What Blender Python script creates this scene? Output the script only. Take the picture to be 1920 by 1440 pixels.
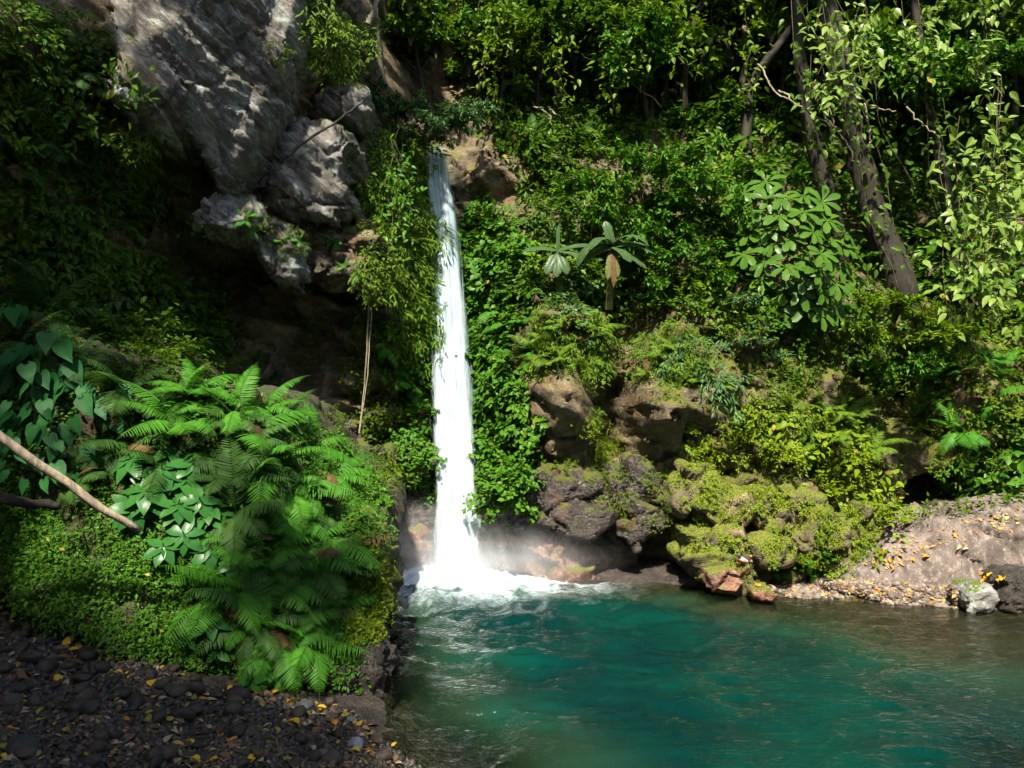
import bpy, bmesh, math
import numpy as np
from mathutils import Vector, Matrix
from mathutils.bvhtree import BVHTree

# ------------------------------------------------------------------ scene
for _o in list(bpy.data.objects):
    bpy.data.objects.remove(_o)
SC = bpy.context.scene
COL = SC.collection
rng = np.random.default_rng(7)

# ------------------------------------------------------------------ camera
PW, PH, FPX = 1920.0, 1440.0, 1450.0
HORIZON = 760.0
CAM = np.array([0.0, 0.0, 2.8])
PITCH = math.atan((HORIZON - PH / 2) / FPX)
cam = bpy.data.cameras.new('camera')
cam.sensor_width = 36.0
cam.lens = 36.0 * FPX / PW
cam.clip_start = 0.05
cam.clip_end = 500.0
cam_o = bpy.data.objects.new('camera', cam)
COL.objects.link(cam_o)
cam_o.location = CAM
cam_o.rotation_euler = (math.pi / 2 + PITCH, 0, 0)
SC.camera = cam_o

# ------------------------------------------------------------------ sky, sun, exposure
TO_SUN = np.array([-0.10, -0.60, 0.79])
TO_SUN = TO_SUN / np.linalg.norm(TO_SUN)
SUN_EL = math.asin(TO_SUN[2])
SUN_AZ = math.atan2(TO_SUN[0], TO_SUN[1])
w = bpy.data.worlds.new('World')
SC.world = w
w.use_nodes = True
nt = w.node_tree
nt.nodes.clear()
sky = nt.nodes.new('ShaderNodeTexSky')
sky.sky_type = 'NISHITA'
sky.sun_disc = False
sky.sun_elevation = SUN_EL
sky.sun_rotation = SUN_AZ
sky.air_density = 1.0
sky.dust_density = 1.5
bg = nt.nodes.new('ShaderNodeBackground')
bg.inputs['Strength'].default_value = 0.085
wo = nt.nodes.new('ShaderNodeOutputWorld')
nt.links.new(sky.outputs[0], bg.inputs['Color'])
nt.links.new(bg.outputs[0], wo.inputs['Surface'])
sun = bpy.data.lights.new('sun', 'SUN')
sun.energy = 5.0
sun.angle = math.radians(2.5)
sun.color = (1.0, 0.92, 0.76)
sun_o = bpy.data.objects.new('sun', sun)
COL.objects.link(sun_o)
sun_o.location = (-10, -14, 30)
sun_o.rotation_euler = Vector(TO_SUN).to_track_quat('Z', 'Y').to_euler()

SC.view_settings.view_transform = 'Standard'
SC.view_settings.look = 'None'
SC.view_settings.gamma = 1.0
SC.view_settings.use_curve_mapping = False
SC.view_settings.exposure = 1.42
SC.cycles.use_denoising = True
SC.cycles.use_adaptive_sampling = True
SC.cycles.adaptive_threshold = 0.025
SC.cycles.max_bounces = 6
SC.cycles.diffuse_bounces = 1
SC.cycles.glossy_bounces = 2
SC.cycles.transmission_bounces = 4
SC.cycles.transparent_max_bounces = 16
SC.cycles.volume_bounces = 1
SC.cycles.caustics_reflective = False
SC.cycles.caustics_refractive = False
SC.cycles.sample_clamp_indirect = 6.0

# ------------------------------------------------------------------ geometry helpers
_cp, _sp = math.cos(PITCH), math.sin(PITCH)
RIGHT, FWD, UPV = np.array([1., 0, 0]), np.array([0, _cp, _sp]), np.array([0, -_sp, _cp])

def ray(px, py):
    return (px - PW / 2) / FPX * RIGHT + (PH / 2 - py) / FPX * UPV + FWD

def P(px, py, Y):
    """the point of the place seen in direction (px, py) at forward distance Y"""
    d = ray(px, py)
    return CAM + d * (Y / d[1])

def PZ(px, py, z):
    d = ray(px, py)
    return CAM + d * ((z - CAM[2]) / d[2])

def proj(p):
    q = np.asarray(p, float) - CAM
    f = q @ FWD
    return np.stack([PW / 2 + FPX * (q @ RIGHT) / f, PH / 2 - FPX * (q @ UPV) / f], -1)

def norm(v):
    v = np.asarray(v, float)
    return v / np.maximum(np.linalg.norm(v, axis=-1, keepdims=True), 1e-9)

def _hash(ix, iy, iz, seed):
    h = (ix * 374761393 + iy * 668265263 + iz * 2147483647 + seed * 974711) & 0xffffffff
    h = ((h ^ (h >> 13)) * 1274126177) & 0xffffffff
    h = ((h ^ (h >> 16)) * 2246822519) & 0xffffffff
    return ((h ^ (h >> 15)) & 0xffffff) / float(0xffffff)

def vnoise(p, seed=0):
    p = np.asarray(p, float)
    i = np.floor(p).astype(np.int64)
    f = p - i
    u = f * f * f * (f * (f * 6 - 15) + 10)
    out = 0.0
    for dx in (0, 1):
        wx = u[..., 0] if dx else 1 - u[..., 0]
        for dy in (0, 1):
            wy = u[..., 1] if dy else 1 - u[..., 1]
            for dz in (0, 1):
                wz = u[..., 2] if dz else 1 - u[..., 2]
                out = out + wx * wy * wz * _hash(i[..., 0] + dx, i[..., 1] + dy, i[..., 2] + dz, seed)
    return out * 2 - 1

def fbm(p, octaves=4, gain=0.5, lac=2.03, seed=0):
    p = np.asarray(p, float)
    a, s = 1.0, 0.0
    for k in range(octaves):
        s = s + a * vnoise(p, seed + k)
        p = p * lac + 13.7
        a *= gain
    return s

def ridged(p, octaves=4, gain=0.5, seed=0):
    p = np.asarray(p, float)
    a, s = 1.0, 0.0
    for k in range(octaves):
        s = s + a * (1 - 2 * np.abs(vnoise(p, seed + k)))
        p = p * 2.07 + 7.3
        a *= gain
    return s

def voronoi(p, seed=0):
    """cell id value in 0..1, F1 and F2 distances of a jittered grid"""
    p = np.asarray(p, float)
    i = np.floor(p).astype(np.int64)
    f1 = np.full(p.shape[0], 9.0)
    f2 = np.full(p.shape[0], 9.0)
    cid = np.zeros(p.shape[0])
    off = np.zeros_like(p)
    for dx in (-1, 0, 1):
        for dy in (-1, 0, 1):
            for dz in (-1, 0, 1):
                c = i + np.array([dx, dy, dz])
                j = np.stack([_hash(c[:, 0], c[:, 1], c[:, 2], seed + q) for q in (1, 2, 3)], -1)
                e = p - (c + j)
                d = np.linalg.norm(e, axis=1)
                v = _hash(c[:, 0], c[:, 1], c[:, 2], seed + 9)
                nearer = d < f1
                f2 = np.where(nearer, f1, np.minimum(f2, d))
                cid = np.where(nearer, v, cid)
                off = np.where(nearer[:, None], e, off)
                f1 = np.where(nearer, d, f1)
    a = cid * 977.13
    b = np.stack([np.sin(a), np.cos(a * 1.7), np.sin(a * 2.3 + 1)], -1)
    voronoi.facet = (off * b).sum(1)
    return cid, f1, f2

def smooth(a, b, x):
    t = np.clip((x - a) / (b - a), 0, 1)
    return t * t * (3 - 2 * t)

def mesh_from(name, V, faces, mats=(), smooth_shade=True):
    """faces: array (n,k) or a list of such arrays"""
    if isinstance(faces, np.ndarray):
        faces = [faces]
    faces = [np.asarray(f, np.int32) for f in faces if len(f)]
    me = bpy.data.meshes.new(name)
    V = np.ascontiguousarray(V, np.float32)
    me.vertices.add(len(V))
    me.vertices.foreach_set('co', V.ravel())
    nl = sum(f.size for f in faces)
    npoly = sum(len(f) for f in faces)
    me.loops.add(nl)
    me.polygons.add(npoly)
    me.loops.foreach_set('vertex_index', np.concatenate([f.ravel() for f in faces]))
    tot = np.concatenate([np.full(len(f), f.shape[1], np.int32) for f in faces])
    start = np.concatenate([[0], np.cumsum(tot)[:-1]]).astype(np.int32)
    me.polygons.foreach_set('loop_start', start)
    me.polygons.foreach_set('use_smooth', np.full(npoly, smooth_shade, bool))
    for m in mats:
        me.materials.append(m)
    me.update(calc_edges=True)
    return me

def link(name, data, parent=None, M=None):
    o = bpy.data.objects.new(name, data)
    COL.objects.link(o)
    if parent is not None:
        o.parent = parent
    if M is not None:
        o.matrix_local = M
    return o

def tag(o, label=None, cat=None, group=None, kind=None):
    if label:
        o['label'] = label
    if cat:
        o['category'] = cat
    if group:
        o['group'] = group
    if kind:
        o['kind'] = kind
    return o

def empty(name, loc):
    o = bpy.data.objects.new(name, None)
    o.empty_display_size = 0.1
    COL.objects.link(o)
    o.location = Vector(loc)
    return o

def attr(me, name, vals):
    a = me.attributes.new(name, 'FLOAT', 'POINT')
    a.data.foreach_set('value', np.ascontiguousarray(vals, np.float32))

def grid_faces(nu, nv):
    i = np.arange(nu * nv).reshape(nu, nv)
    return np.stack([i[:-1, :-1].ravel(), i[1:, :-1].ravel(), i[1:, 1:].ravel(), i[:-1, 1:].ravel()], -1)

def co_of(me):
    a = np.empty(len(me.vertices) * 3, np.float32)
    me.vertices.foreach_get('co', a)
    return a.reshape(-1, 3).astype(float)

def no_of(me):
    a = np.empty(len(me.vertices) * 3, np.float32)
    me.vertex_normals.foreach_get('vector', a)
    return a.reshape(-1, 3).astype(float)

def remeshed(V, F, voxel):
    me = bpy.data.meshes.new('tmp')
    me.from_pydata([tuple(v) for v in V], [], [tuple(f) for f in F])
    me.update()
    bm = bmesh.new()
    bm.from_mesh(me)
    bmesh.ops.recalc_face_normals(bm, faces=bm.faces)
    bm.to_mesh(me)
    bm.free()
    o = bpy.data.objects.new('tmp', me)
    COL.objects.link(o)
    md = o.modifiers.new('r', 'REMESH')
    md.mode = 'VOXEL'
    md.voxel_size = voxel
    dg = bpy.context.evaluated_depsgraph_get()
    out = bpy.data.meshes.new_from_object(o.evaluated_get(dg))
    bpy.data.objects.remove(o)
    bpy.data.meshes.remove(me)
    n = len(out.polygons)
    out.polygons.foreach_set('use_smooth', np.ones(n, bool))
    return out

def relax(me, it=2, f=0.5):
    V = co_of(me)
    e = np.empty(len(me.edges) * 2, np.int32)
    me.edges.foreach_get('vertices', e)
    e = e.reshape(-1, 2)
    deg = np.bincount(e.ravel(), minlength=len(V)).astype(float)[:, None]
    for _ in range(it):
        s = np.stack([np.bincount(e[:, 0], V[e[:, 1], k], len(V)) + np.bincount(e[:, 1], V[e[:, 0], k], len(V)) for k in range(3)], -1)
        V = V + f * (s / np.maximum(deg, 1) - V)
    me.vertices.foreach_set('co', V.astype(np.float32).ravel())
    me.update()
    return V

def tube(path, radii, sides=7, wob=0.0, seed=0):
    path = np.asarray(path, float)
    n = len(path)
    radii = np.broadcast_to(np.asarray(radii, float), (n,))
    t = norm(np.gradient(path, axis=0))
    ref = np.array([0.3, 0.2, 1.0]) if abs(t[0][2]) < 0.8 else np.array([1.0, 0.2, 0.1])
    a = norm(np.cross(t, ref))
    b = np.cross(t, a)
    th = np.linspace(0, 2 * math.pi, sides, endpoint=False)
    r = radii[:, None] * (1 + wob * np.stack([vnoise(np.stack([np.arange(n) * 0.35, np.full(n, k * 1.3), np.full(n, seed + .5)], -1), seed) for k in range(sides)], 1)) if wob else np.repeat(radii[:, None], sides, 1)
    V = path[:, None, :] + r[..., None] * (np.cos(th)[None, :, None] * a[:, None, :] + np.sin(th)[None, :, None] * b[:, None, :])
    V = V.reshape(-1, 3)
    i = np.arange(n * sides).reshape(n, sides)
    j = np.roll(i, -1, 1)
    F = np.stack([i[:-1].ravel(), j[:-1].ravel(), j[1:].ravel(), i[1:].ravel()], -1)
    return V, F

def merge(parts):
    """[(V, F)...] with equal face width"""
    Vs, Fs, n = [], [], 0
    for V, F in parts:
        Vs.append(V)
        Fs.append(F + n)
        n += len(V)
    return np.concatenate(Vs), np.concatenate(Fs)

def spline(pts, n):
    pts = np.asarray(pts, float)
    d = np.concatenate([[0], np.cumsum(np.linalg.norm(np.diff(pts, axis=0), axis=1))])
    t = np.linspace(0, d[-1], n)
    q = np.stack([np.interp(t, d, pts[:, k]) for k in range(pts.shape[1])], -1)
    for _ in range(3):
        q[1:-1] = (q[:-2] + 2 * q[1:-1] + q[2:]) / 4
    return q

def in_poly(pts, poly):
    pts = np.atleast_2d(pts)
    poly = np.asarray(poly, float)
    x, y = pts[:, 0], pts[:, 1]
    c = np.zeros(len(pts), bool)
    j = len(poly) - 1
    for i in range(len(poly)):
        xi, yi = poly[i]
        xj, yj = poly[j]
        if yi != yj:
            c ^= ((yi > y) != (yj > y)) & (x < (xj - xi) * (y - yi) / (yj - yi) + xi)
        j = i
    return c

def seg_dist(pts, poly):
    poly = np.asarray(poly, float)
    d = np.full(len(pts), 1e9)
    for a, b in zip(poly, np.roll(poly, -1, 0)):
        ab = b - a
        t = np.clip(((pts - a) @ ab) / (ab @ ab), 0, 1)
        d = np.minimum(d, np.linalg.norm(pts - (a + t[:, None] * ab), axis=1))
    return d

def frame(d, up):
    """matrix whose Y runs along d and whose Z is as close to up as it can be"""
    d = norm(d)
    x = norm(np.cross(d, up))
    z = np.cross(x, d)
    return Matrix(((x[0], d[0], z[0]), (x[1], d[1], z[1]), (x[2], d[2], z[2]))).to_4x4()

def wall_frame(n, roll=0.0):
    """matrix whose Z points out along n and whose Y points up the wall"""
    n = norm(n)
    up = np.array([0, 0, 1.0]) if abs(n[2]) < 0.95 else np.array([0, 1.0, 0])
    x = norm(np.cross(up, n))
    y = np.cross(n, x)
    c, s = math.cos(roll), math.sin(roll)
    x2, y2 = c * x + s * y, -s * x + c * y
    return Matrix(((x2[0], y2[0], n[0]), (x2[1], y2[1], n[1]), (x2[2], y2[2], n[2]))).to_4x4()

def place(M, loc, s=1.0):
    return Matrix.Translation(Vector(loc)) @ M @ Matrix.Scale(s, 4)

# ------------------------------------------------------------------ materials
class NT:
    def __init__(s, name):
        s.m = bpy.data.materials.new(name)
        s.m.use_nodes = True
        s.t = s.m.node_tree
        s.t.nodes.clear()
        s.out = s.t.nodes.new('ShaderNodeOutputMaterial')
    def n(s, typ, **kw):
        nd = s.t.nodes.new('ShaderNode' + typ)
        for k, v in kw.items():
            if k.startswith('i_'):
                nd.inputs[k[2:].replace('_', ' ')].default_value = v
            else:
                setattr(nd, k, v)
        return nd
    def l(s, a, b):
        s.t.links.new(a, b)
    def mix(s, f, a, b, mode='MIX'):
        m = s.t.nodes.new('ShaderNodeMix')
        m.data_type = 'RGBA'
        m.blend_type = mode
        for sock, v in ((m.inputs[0], f), (m.inputs[6], a), (m.inputs[7], b)):
            if hasattr(v, 'is_output'):
                s.l(v, sock)
            elif isinstance(v, (int, float)):
                sock.default_value = v
            else:
                sock.default_value = (*v, 1.0)
        return m.outputs[2]
    def math(s, op, a, b=0.0, clamp=False):
        m = s.t.nodes.new('ShaderNodeMath')
        m.operation = op
        m.use_clamp = clamp
        for sock, v in ((m.inputs[0], a), (m.inputs[1], b)):
            if hasattr(v, 'is_output'):
                s.l(v, sock)
            else:
                sock.default_value = v
        return m.outputs[0]
    def ramp(s, v, a, b):
        m = s.t.nodes.new('ShaderNodeMapRange')
        m.interpolation_type = 'SMOOTHSTEP'
        m.inputs[1].default_value = a
        m.inputs[2].default_value = b
        s.l(v, m.inputs[0])
        return m.outputs[0]
    def noise(s, vec, scale, detail=6, rough=0.6, dist=0.0):
        nd = s.n('TexNoise')
        nd.inputs['Scale'].default_value = scale
        nd.inputs['Detail'].default_value = detail
        nd.inputs['Roughness'].default_value = rough
        nd.inputs['Distortion'].default_value = dist
        s.l(vec, nd.inputs['Vector'])
        return nd.outputs['Fac']

def rock_mat(name, dark, mid, pale, moss=0.0, mosscol=(0.07, 0.10, 0.012), rough=0.75, strata=(0.0, 0.0, 0.0), stretch=(1, 1, 1), bump=0.6, lichen=0.0, mossup=0.35, extra=None, bumpd=0.12, mossattr=False):
    t = NT(name)
    geo = t.n('NewGeometry')
    mp = t.n('Mapping')
    mp.vector_type = 'TEXTURE'
    mp.inputs['Scale'].default_value = tuple(1.0 / q for q in stretch)
    mp.inputs['Rotation'].default_value = strata
    t.l(geo.outputs['Position'], mp.inputs['Vector'])
    v = mp.outputs['Vector']
    n1 = t.noise(v, 1.3, 4, 0.65)
    n2 = t.noise(v, 7.0, 5, 0.72)
    n3 = t.noise(v, 42.0, 2, 0.7)
    c = t.mix(t.ramp(n1, 0.35, 0.62), dark, mid)
    c = t.mix(t.ramp(n2, 0.46, 0.68), c, pale)
    c = t.mix(t.math('MULTIPLY', t.ramp(n3, 0.5, 0.75), 0.35), c, dark)
    if lichen > 0:
        nl = t.noise(v, 2.6, 5, 0.75)
        c = t.mix(t.math('MULTIPLY', t.ramp(nl, 0.56, 0.62), lichen), c, (0.34, 0.40, 0.38))
    if extra:
        nx = t.noise(v, 1.7, 3, 0.6)
        c = t.mix(t.math('MULTIPLY', t.ramp(nx, 0.55, 0.66), extra[1]), c, extra[0])
    r = t.n('Value')
    r.outputs[0].default_value = rough
    rr = t.math('ADD', t.math('MULTIPLY', n2, 0.35), rough - 0.18, True)
    if moss > 0:
        sep = t.n('SeparateXYZ')
        t.l(geo.outputs['Normal'], sep.inputs[0])
        nm = t.noise(geo.outputs['Position'], 2.2, 5, 0.72)
        up = t.math('MULTIPLY', sep.outputs['Z'], mossup)
        if mossattr:
            up = t.math('ADD', up, t.n('Attribute', attribute_name='mossy').outputs['Fac'])
        f = t.ramp(t.math('ADD', nm, up), 0.74 - 0.36 * moss, 0.82 - 0.34 * moss)
        mc = t.mix(t.ramp(n3, 0.35, 0.65), tuple(q * 0.55 for q in mosscol), tuple(min(1, q * 1.5) for q in mosscol))
        mc = t.mix(t.math('MULTIPLY', t.ramp(n2, 0.52, 0.7), 0.5), mc, (mosscol[0] * 1.5, mosscol[1] * 1.05, mosscol[2] * 0.8))
        c = t.mix(f, c, mc)
        rr = t.math('MAXIMUM', rr, t.math('MULTIPLY', f, 0.95))
    hgt = t.math('ADD', t.math('MULTIPLY', n2, 0.6), t.math('MULTIPLY', n3, 0.25))
    bp = t.n('Bump')
    bp.inputs['Strength'].default_value = bump
    bp.inputs['Distance'].default_value = bumpd
    t.l(hgt, bp.inputs['Height'])
    pr = t.n('BsdfPrincipled')
    t.l(c, pr.inputs['Base Color'])
    t.l(rr, pr.inputs['Roughness'])
    t.l(bp.outputs[0], pr.inputs['Normal'])
    t.l(pr.outputs[0], t.out.inputs['Surface'])
    return t.m

def leaf_mat(name, a, b, dead=(0.25, 0.20, 0.03), deadf=0.02, rough=0.42, trans=0.30, spec=0.15):
    """two leaf greens, varied from plant to plant and from leaf to leaf, with a few yellowed leaves"""
    t = NT(name)
    oi = t.n('ObjectInfo')
    ge = t.n('NewGeometry')
    f = t.math('ADD', t.math('MULTIPLY', oi.outputs['Random'], 0.5), t.math('MULTIPLY', ge.outputs['Random Per Island'], 0.6), True)
    c = t.mix(f, a, b)
    isl = t.math('FRACT', t.math('MULTIPLY', ge.outputs['Random Per Island'], 37.31))
    c = t.mix(t.math('LESS_THAN', isl, deadf), c, dead)
    nz = t.noise(ge.outputs['Position'], 14.0, 3, 0.6)
    c = t.mix(t.math('MULTIPLY', t.ramp(nz, 0.4, 0.7), 0.25), c, tuple(q * 0.6 for q in a))
    pr = t.n('BsdfPrincipled')
    t.l(c, pr.inputs['Base Color'])
    pr.inputs['Roughness'].default_value = rough
    pr.inputs['Specular IOR Level'].default_value = spec
    tr = t.n('BsdfTranslucent')
    t.l(t.mix(0.5, c, (a[0] * 2.2 + 0.03, a[1] * 2.0 + 0.03, a[2])), tr.inputs['Color'])
    mx = t.n('MixShader')
    mx.inputs[0].default_value = trans * 0.75
    t.l(pr.outputs[0], mx.inputs[1])
    t.l(tr.outputs[0], mx.inputs[2])
    t.l(mx.outputs[0], t.out.inputs['Surface'])
    return t.m

def bark_mat(name, a, b, moss=0.3):
    t = NT(name)
    ge = t.n('NewGeometry')
    mp = t.n('Mapping')
    mp.inputs['Scale'].default_value = (1, 1, 0.25)
    t.l(ge.outputs['Position'], mp.inputs['Vector'])
    n1 = t.noise(mp.outputs[0], 14, 6, 0.65, 0.6)
    n2 = t.noise(ge.outputs['Position'], 3, 5, 0.6)
    c = t.mix(t.ramp(n1, 0.35, 0.65), a, b)
    c = t.mix(t.math('MULTIPLY', t.ramp(n2, 0.5, 0.65), moss), c, (0.05, 0.06, 0.015))
    bp = t.n('Bump')
    bp.inputs['Strength'].default_value = 0.7
    bp.inputs['Distance'].default_value = 0.03
    t.l(n1, bp.inputs['Height'])
    pr = t.n('BsdfPrincipled')
    pr.inputs['Roughness'].default_value = 0.85
    t.l(c, pr.inputs['Base Color'])
    t.l(bp.outputs[0], pr.inputs['Normal'])
    t.l(pr.outputs[0], t.out.inputs['Surface'])
    return t.m

M_CLIFF = rock_mat('cliff_rock', (0.038, 0.028, 0.017), (0.12, 0.090, 0.050), (0.23, 0.175, 0.095), moss=0.38, mosscol=(0.085, 0.092, 0.010), rough=0.7, stretch=(1, 1, 1.8), bump=0.7, extra=((0.12, 0.065, 0.02), 0.7), mossup=0.12, mossattr=True)
M_PALE = rock_mat('pale_rock', (0.052, 0.048, 0.043), (0.175, 0.162, 0.145), (0.31, 0.285, 0.25), moss=0.08, rough=0.6, strata=(0.2, 0.75, 0.3), stretch=(0.6, 1, 2.2), bump=0.75, bumpd=0.16, lichen=0.75, extra=((0.20, 0.12, 0.05), 0.35))
M_BROWN = rock_mat('brown_rock', (0.03, 0.018, 0.010), (0.11, 0.06, 0.022), (0.24, 0.19, 0.14), moss=0.12, rough=0.5, stretch=(1, 1, 1.8), bump=0.8, lichen=0.3)
M_WET = rock_mat('wet_dark_rock', (0.014, 0.011, 0.009), (0.038, 0.029, 0.023), (0.078, 0.062, 0.050), moss=0.20, mosscol=(0.060, 0.072, 0.008), rough=0.27, stretch=(1, 1, 1.5), bump=0.8, extra=((0.14, 0.06, 0.03), 0.5))
M_MOSSY = rock_mat('mossy_rock', (0.05, 0.04, 0.022), (0.12, 0.095, 0.05), (0.19, 0.15, 0.085), moss=0.74, mosscol=(0.105, 0.125, 0.010), rough=0.7, bump=0.9, mossup=0.2)
M_RUST = rock_mat('rust_wet_rock', (0.07, 0.03, 0.018), (0.20, 0.085, 0.045), (0.34, 0.22, 0.17), moss=0.22, mosscol=(0.10, 0.11, 0.015), rough=0.35, bump=0.8)
M_MOUND = rock_mat('pinkish_rock', (0.10, 0.078, 0.066), (0.21, 0.165, 0.140), (0.32, 0.265, 0.230), moss=0.0, rough=0.8, stretch=(1.6, 1.6, 0.7), bump=0.9, extra=((0.075, 0.056, 0.047), 0.85))
M_GROUND = rock_mat('dark_gravel', (0.014, 0.011, 0.009), (0.04, 0.031, 0.025), (0.085, 0.066, 0.052), moss=0.12, mossup=0.0, rough=0.7, bump=1.0)
M_BANK = rock_mat('mossy_soil', (0.018, 0.014, 0.008), (0.045, 0.036, 0.018), (0.09, 0.075, 0.03), moss=0.45, mossup=0.15, mosscol=(0.035, 0.055, 0.010), rough=0.85, bump=1.0)
# ------------------------------------------------------------------ the cliff behind, round the left and up the slope: one sheet Y = d(X, Z)
ROWS = {
    1150: [(100, 11), (400, 12.8), (700, 13.7), (850, 14.0), (1000, 13.3), (1150, 13.2), (1250, 13.2), (1350, 12.5), (1500, 12.4), (1650, 12.5), (1800, 12.8), (1920, 12.6), (2300, 11.5)],
    1000: [(600, 13.4), (750, 13.5), (850, 14.0), (950, 13.0), (1050, 12.7), (1150, 12.8), (1230, 13.0), (1320, 12.4), (1500, 12.3), (1620, 12.5), (1720, 13.8), (1850, 12.6), (2050, 12.0)],
    890: [(560, 13.3), (700, 13.2), (780, 13.3), (850, 14.0), (930, 13.0), (1000, 12.5), (1080, 12.4), (1160, 13.0), (1240, 12.4), (1330, 12.3), (1450, 12.3), (1560, 12.4), (1640, 12.6), (1710, 14.0), (1780, 12.7), (1900, 12.5)],
    852: [(1000, 12.9), (1060, 12.8), (1130, 13.1), (1200, 12.8)],
    800: [(1010, 12.3), (1080, 12.1), (1145, 13.6), (1210, 12.3), (1300, 12.1)],
    740: [(0, 9.2), (150, 10), (300, 11), (450, 12.3), (560, 13.1), (700, 13.1), (780, 13.3), (850, 14.0), (930, 13.3), (1020, 12.2), (1090, 12.0), (1150, 13.8), (1200, 12.2), (1300, 12.0), (1400, 12.2), (1500, 12.6), (1600, 13.0), (1680, 14.0), (1760, 12.9), (1900, 12.7)],
    620: [(0, 9.2), (200, 10.4), (380, 11.8), (480, 12.8), (620, 13.2), (720, 13.1), (790, 13.4), (850, 14.1), (930, 13.5), (1030, 12.6), (1100, 12.5), (1150, 13.9), (1250, 12.6), (1400, 12.7), (1550, 13.3), (1700, 13.4), (1850, 13.2)],
    540: [(420, 12.8), (540, 13.1), (640, 13.0)],
    500: [(0, 9), (200, 10.2), (330, 11.5), (420, 12.6), (540, 12.1), (640, 12.2), (720, 12.9), (790, 13.6), (850, 14.2), (930, 13.8), (1080, 13.5), (1160, 14.4), (1300, 13.3), (1450, 13.5), (1650, 14.6), (1800, 14.2), (1920, 13.5)],
    400: [(0, 8.8), (200, 10), (320, 12.0), (380, 11.8), (480, 11.6), (560, 11.6), (650, 11.9), (730, 12.9), (800, 13.9), (850, 14.4), (930, 14.1), (1080, 14.0), (1300, 13.9), (1500, 14.8), (1700, 15.5), (1900, 14.6)],
    250: [(0, 8.3), (200, 9.3), (300, 10.2), (430, 11.2), (560, 11.7), (680, 12.5), (760, 14.0), (830, 15.2), (930, 14.7), (1080, 14.8), (1300, 15.2), (1500, 15.8), (1700, 16.2), (1900, 15.7)],
    120: [(0, 8.0), (200, 9.4), (400, 10.5), (560, 11.2), (660, 12.4), (760, 15.5), (850, 16.5), (1000, 16.5), (1300, 17), (1600, 17.5), (1900, 17)],
    0: [(0, 7.8), (200, 9.4), (400, 10.4), (560, 10.9), (680, 13), (800, 18), (1000, 19), (1400, 20), (1900, 19.5)],
    -200: [(0, 8.2), (300, 10.4), (500, 11.2), (650, 13), (800, 21), (1400, 23), (1900, 23)],
    -500: [(0, 9.5), (500, 13.0), (800, 26), (1900, 28)],
}
ctrl = [P(px, py, Y) for py, row in ROWS.items() for px, Y in row]
for z, dy in ((-1.5, 0), (3, 0), (7, -1.2), (11, -1.5), (17, 3.0)):
    for X, Y in ((-8.5, 6.0), (-10, 2.5), (-11, -2), (-12, -7), (-13.5, -13)):
        ctrl.append(np.array([X, Y + dy, z]))
for z, dy in ((-1.5, 0), (4, 1.0), (9, 3.5), (17, 10)):
    for X, Y in ((12.5, 9.5), (15, 6.5), (18, 2.5)):
        ctrl.append(np.array([X, Y + dy, z]))
ctrl = np.array(ctrl)

def rbf_fit(xz, y):
    d = np.sqrt(((xz[:, None] - xz[None]) ** 2).sum(-1) + 0.02)
    n = len(y)
    A = np.zeros((n + 3, n + 3))
    A[:n, :n] = d + np.eye(n) * -0.02
    A[:n, n] = 1
    A[:n, n + 1:] = xz
    A[n, :n] = 1
    A[n + 1:, :n] = xz.T
    return np.linalg.solve(A, np.concatenate([y, np.zeros(3)]))

_xz = ctrl[:, [0, 2]]
_w = rbf_fit(_xz, ctrl[:, 1])

def cliff_depth(X, Z):
    q = np.stack([X, Z], -1)
    out = np.empty(len(q))
    for s in range(0, len(q), 40000):
        c = q[s:s + 40000]
        d = np.sqrt(((c[:, None] - _xz[None]) ** 2).sum(-1) + 0.02)
        out[s:s + 40000] = d @ _w[:-3] + _w[-3] + c @ _w[-2:]
    return out

xs = np.concatenate([np.arange(-14, -7, 0.14), np.arange(-7, 9.5, 0.055), np.arange(9.5, 18, 0.14)])
zs = np.concatenate([np.arange(-2.5, 9.6, 0.055), np.arange(9.6, 18, 0.13)])
GX, GZ = np.meshgrid(xs, zs, indexing='ij')
gx, gz = GX.ravel(), GZ.ravel()
gy = cliff_depth(gx, gz)
q = np.stack([gx, gy * 0.4, gz], -1)
warp = np.stack([fbm(q * 0.8, 3, seed=31), fbm(q * 0.8, 3, seed=47), fbm(q * 0.8, 3, seed=59)], -1)
# blocks with open joints, flatter than wide, dipping a little
qb = q + 0.28 * warp
dip = np.stack([qb[:, 0] * 0.8, qb[:, 1], (qb[:, 2] + 0.16 * qb[:, 0]) * 1.15], -1)
jm = smooth(-0.15, 0.35, fbm(q * 0.45, 2, seed=77))
cid, f1, f2 = voronoi(dip, 3)
facA = voronoi.facet
cid2, g1, g2 = voronoi(dip * 2.7 + 5, 8)
facB = voronoi.facet
rocky = smooth(10.5, 8.5, gz)
leftw = smooth(-0.6, -2.2, gx) * smooth(6.8, 5.2, gz) * smooth(-0.3, 0.6, gz)
gy += (0.30 * (cid - 0.5) - 0.05 + 0.30 * facA) * rocky + (0.09 * (cid2 - 0.5) + 0.13 * facB) * rocky
gy += 0.20 * smooth(0.05, 0.0, f2 - f1) * rocky * jm + 0.05 * smooth(0.07, 0.0, g2 - g1) * rocky * (1 - jm)
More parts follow.
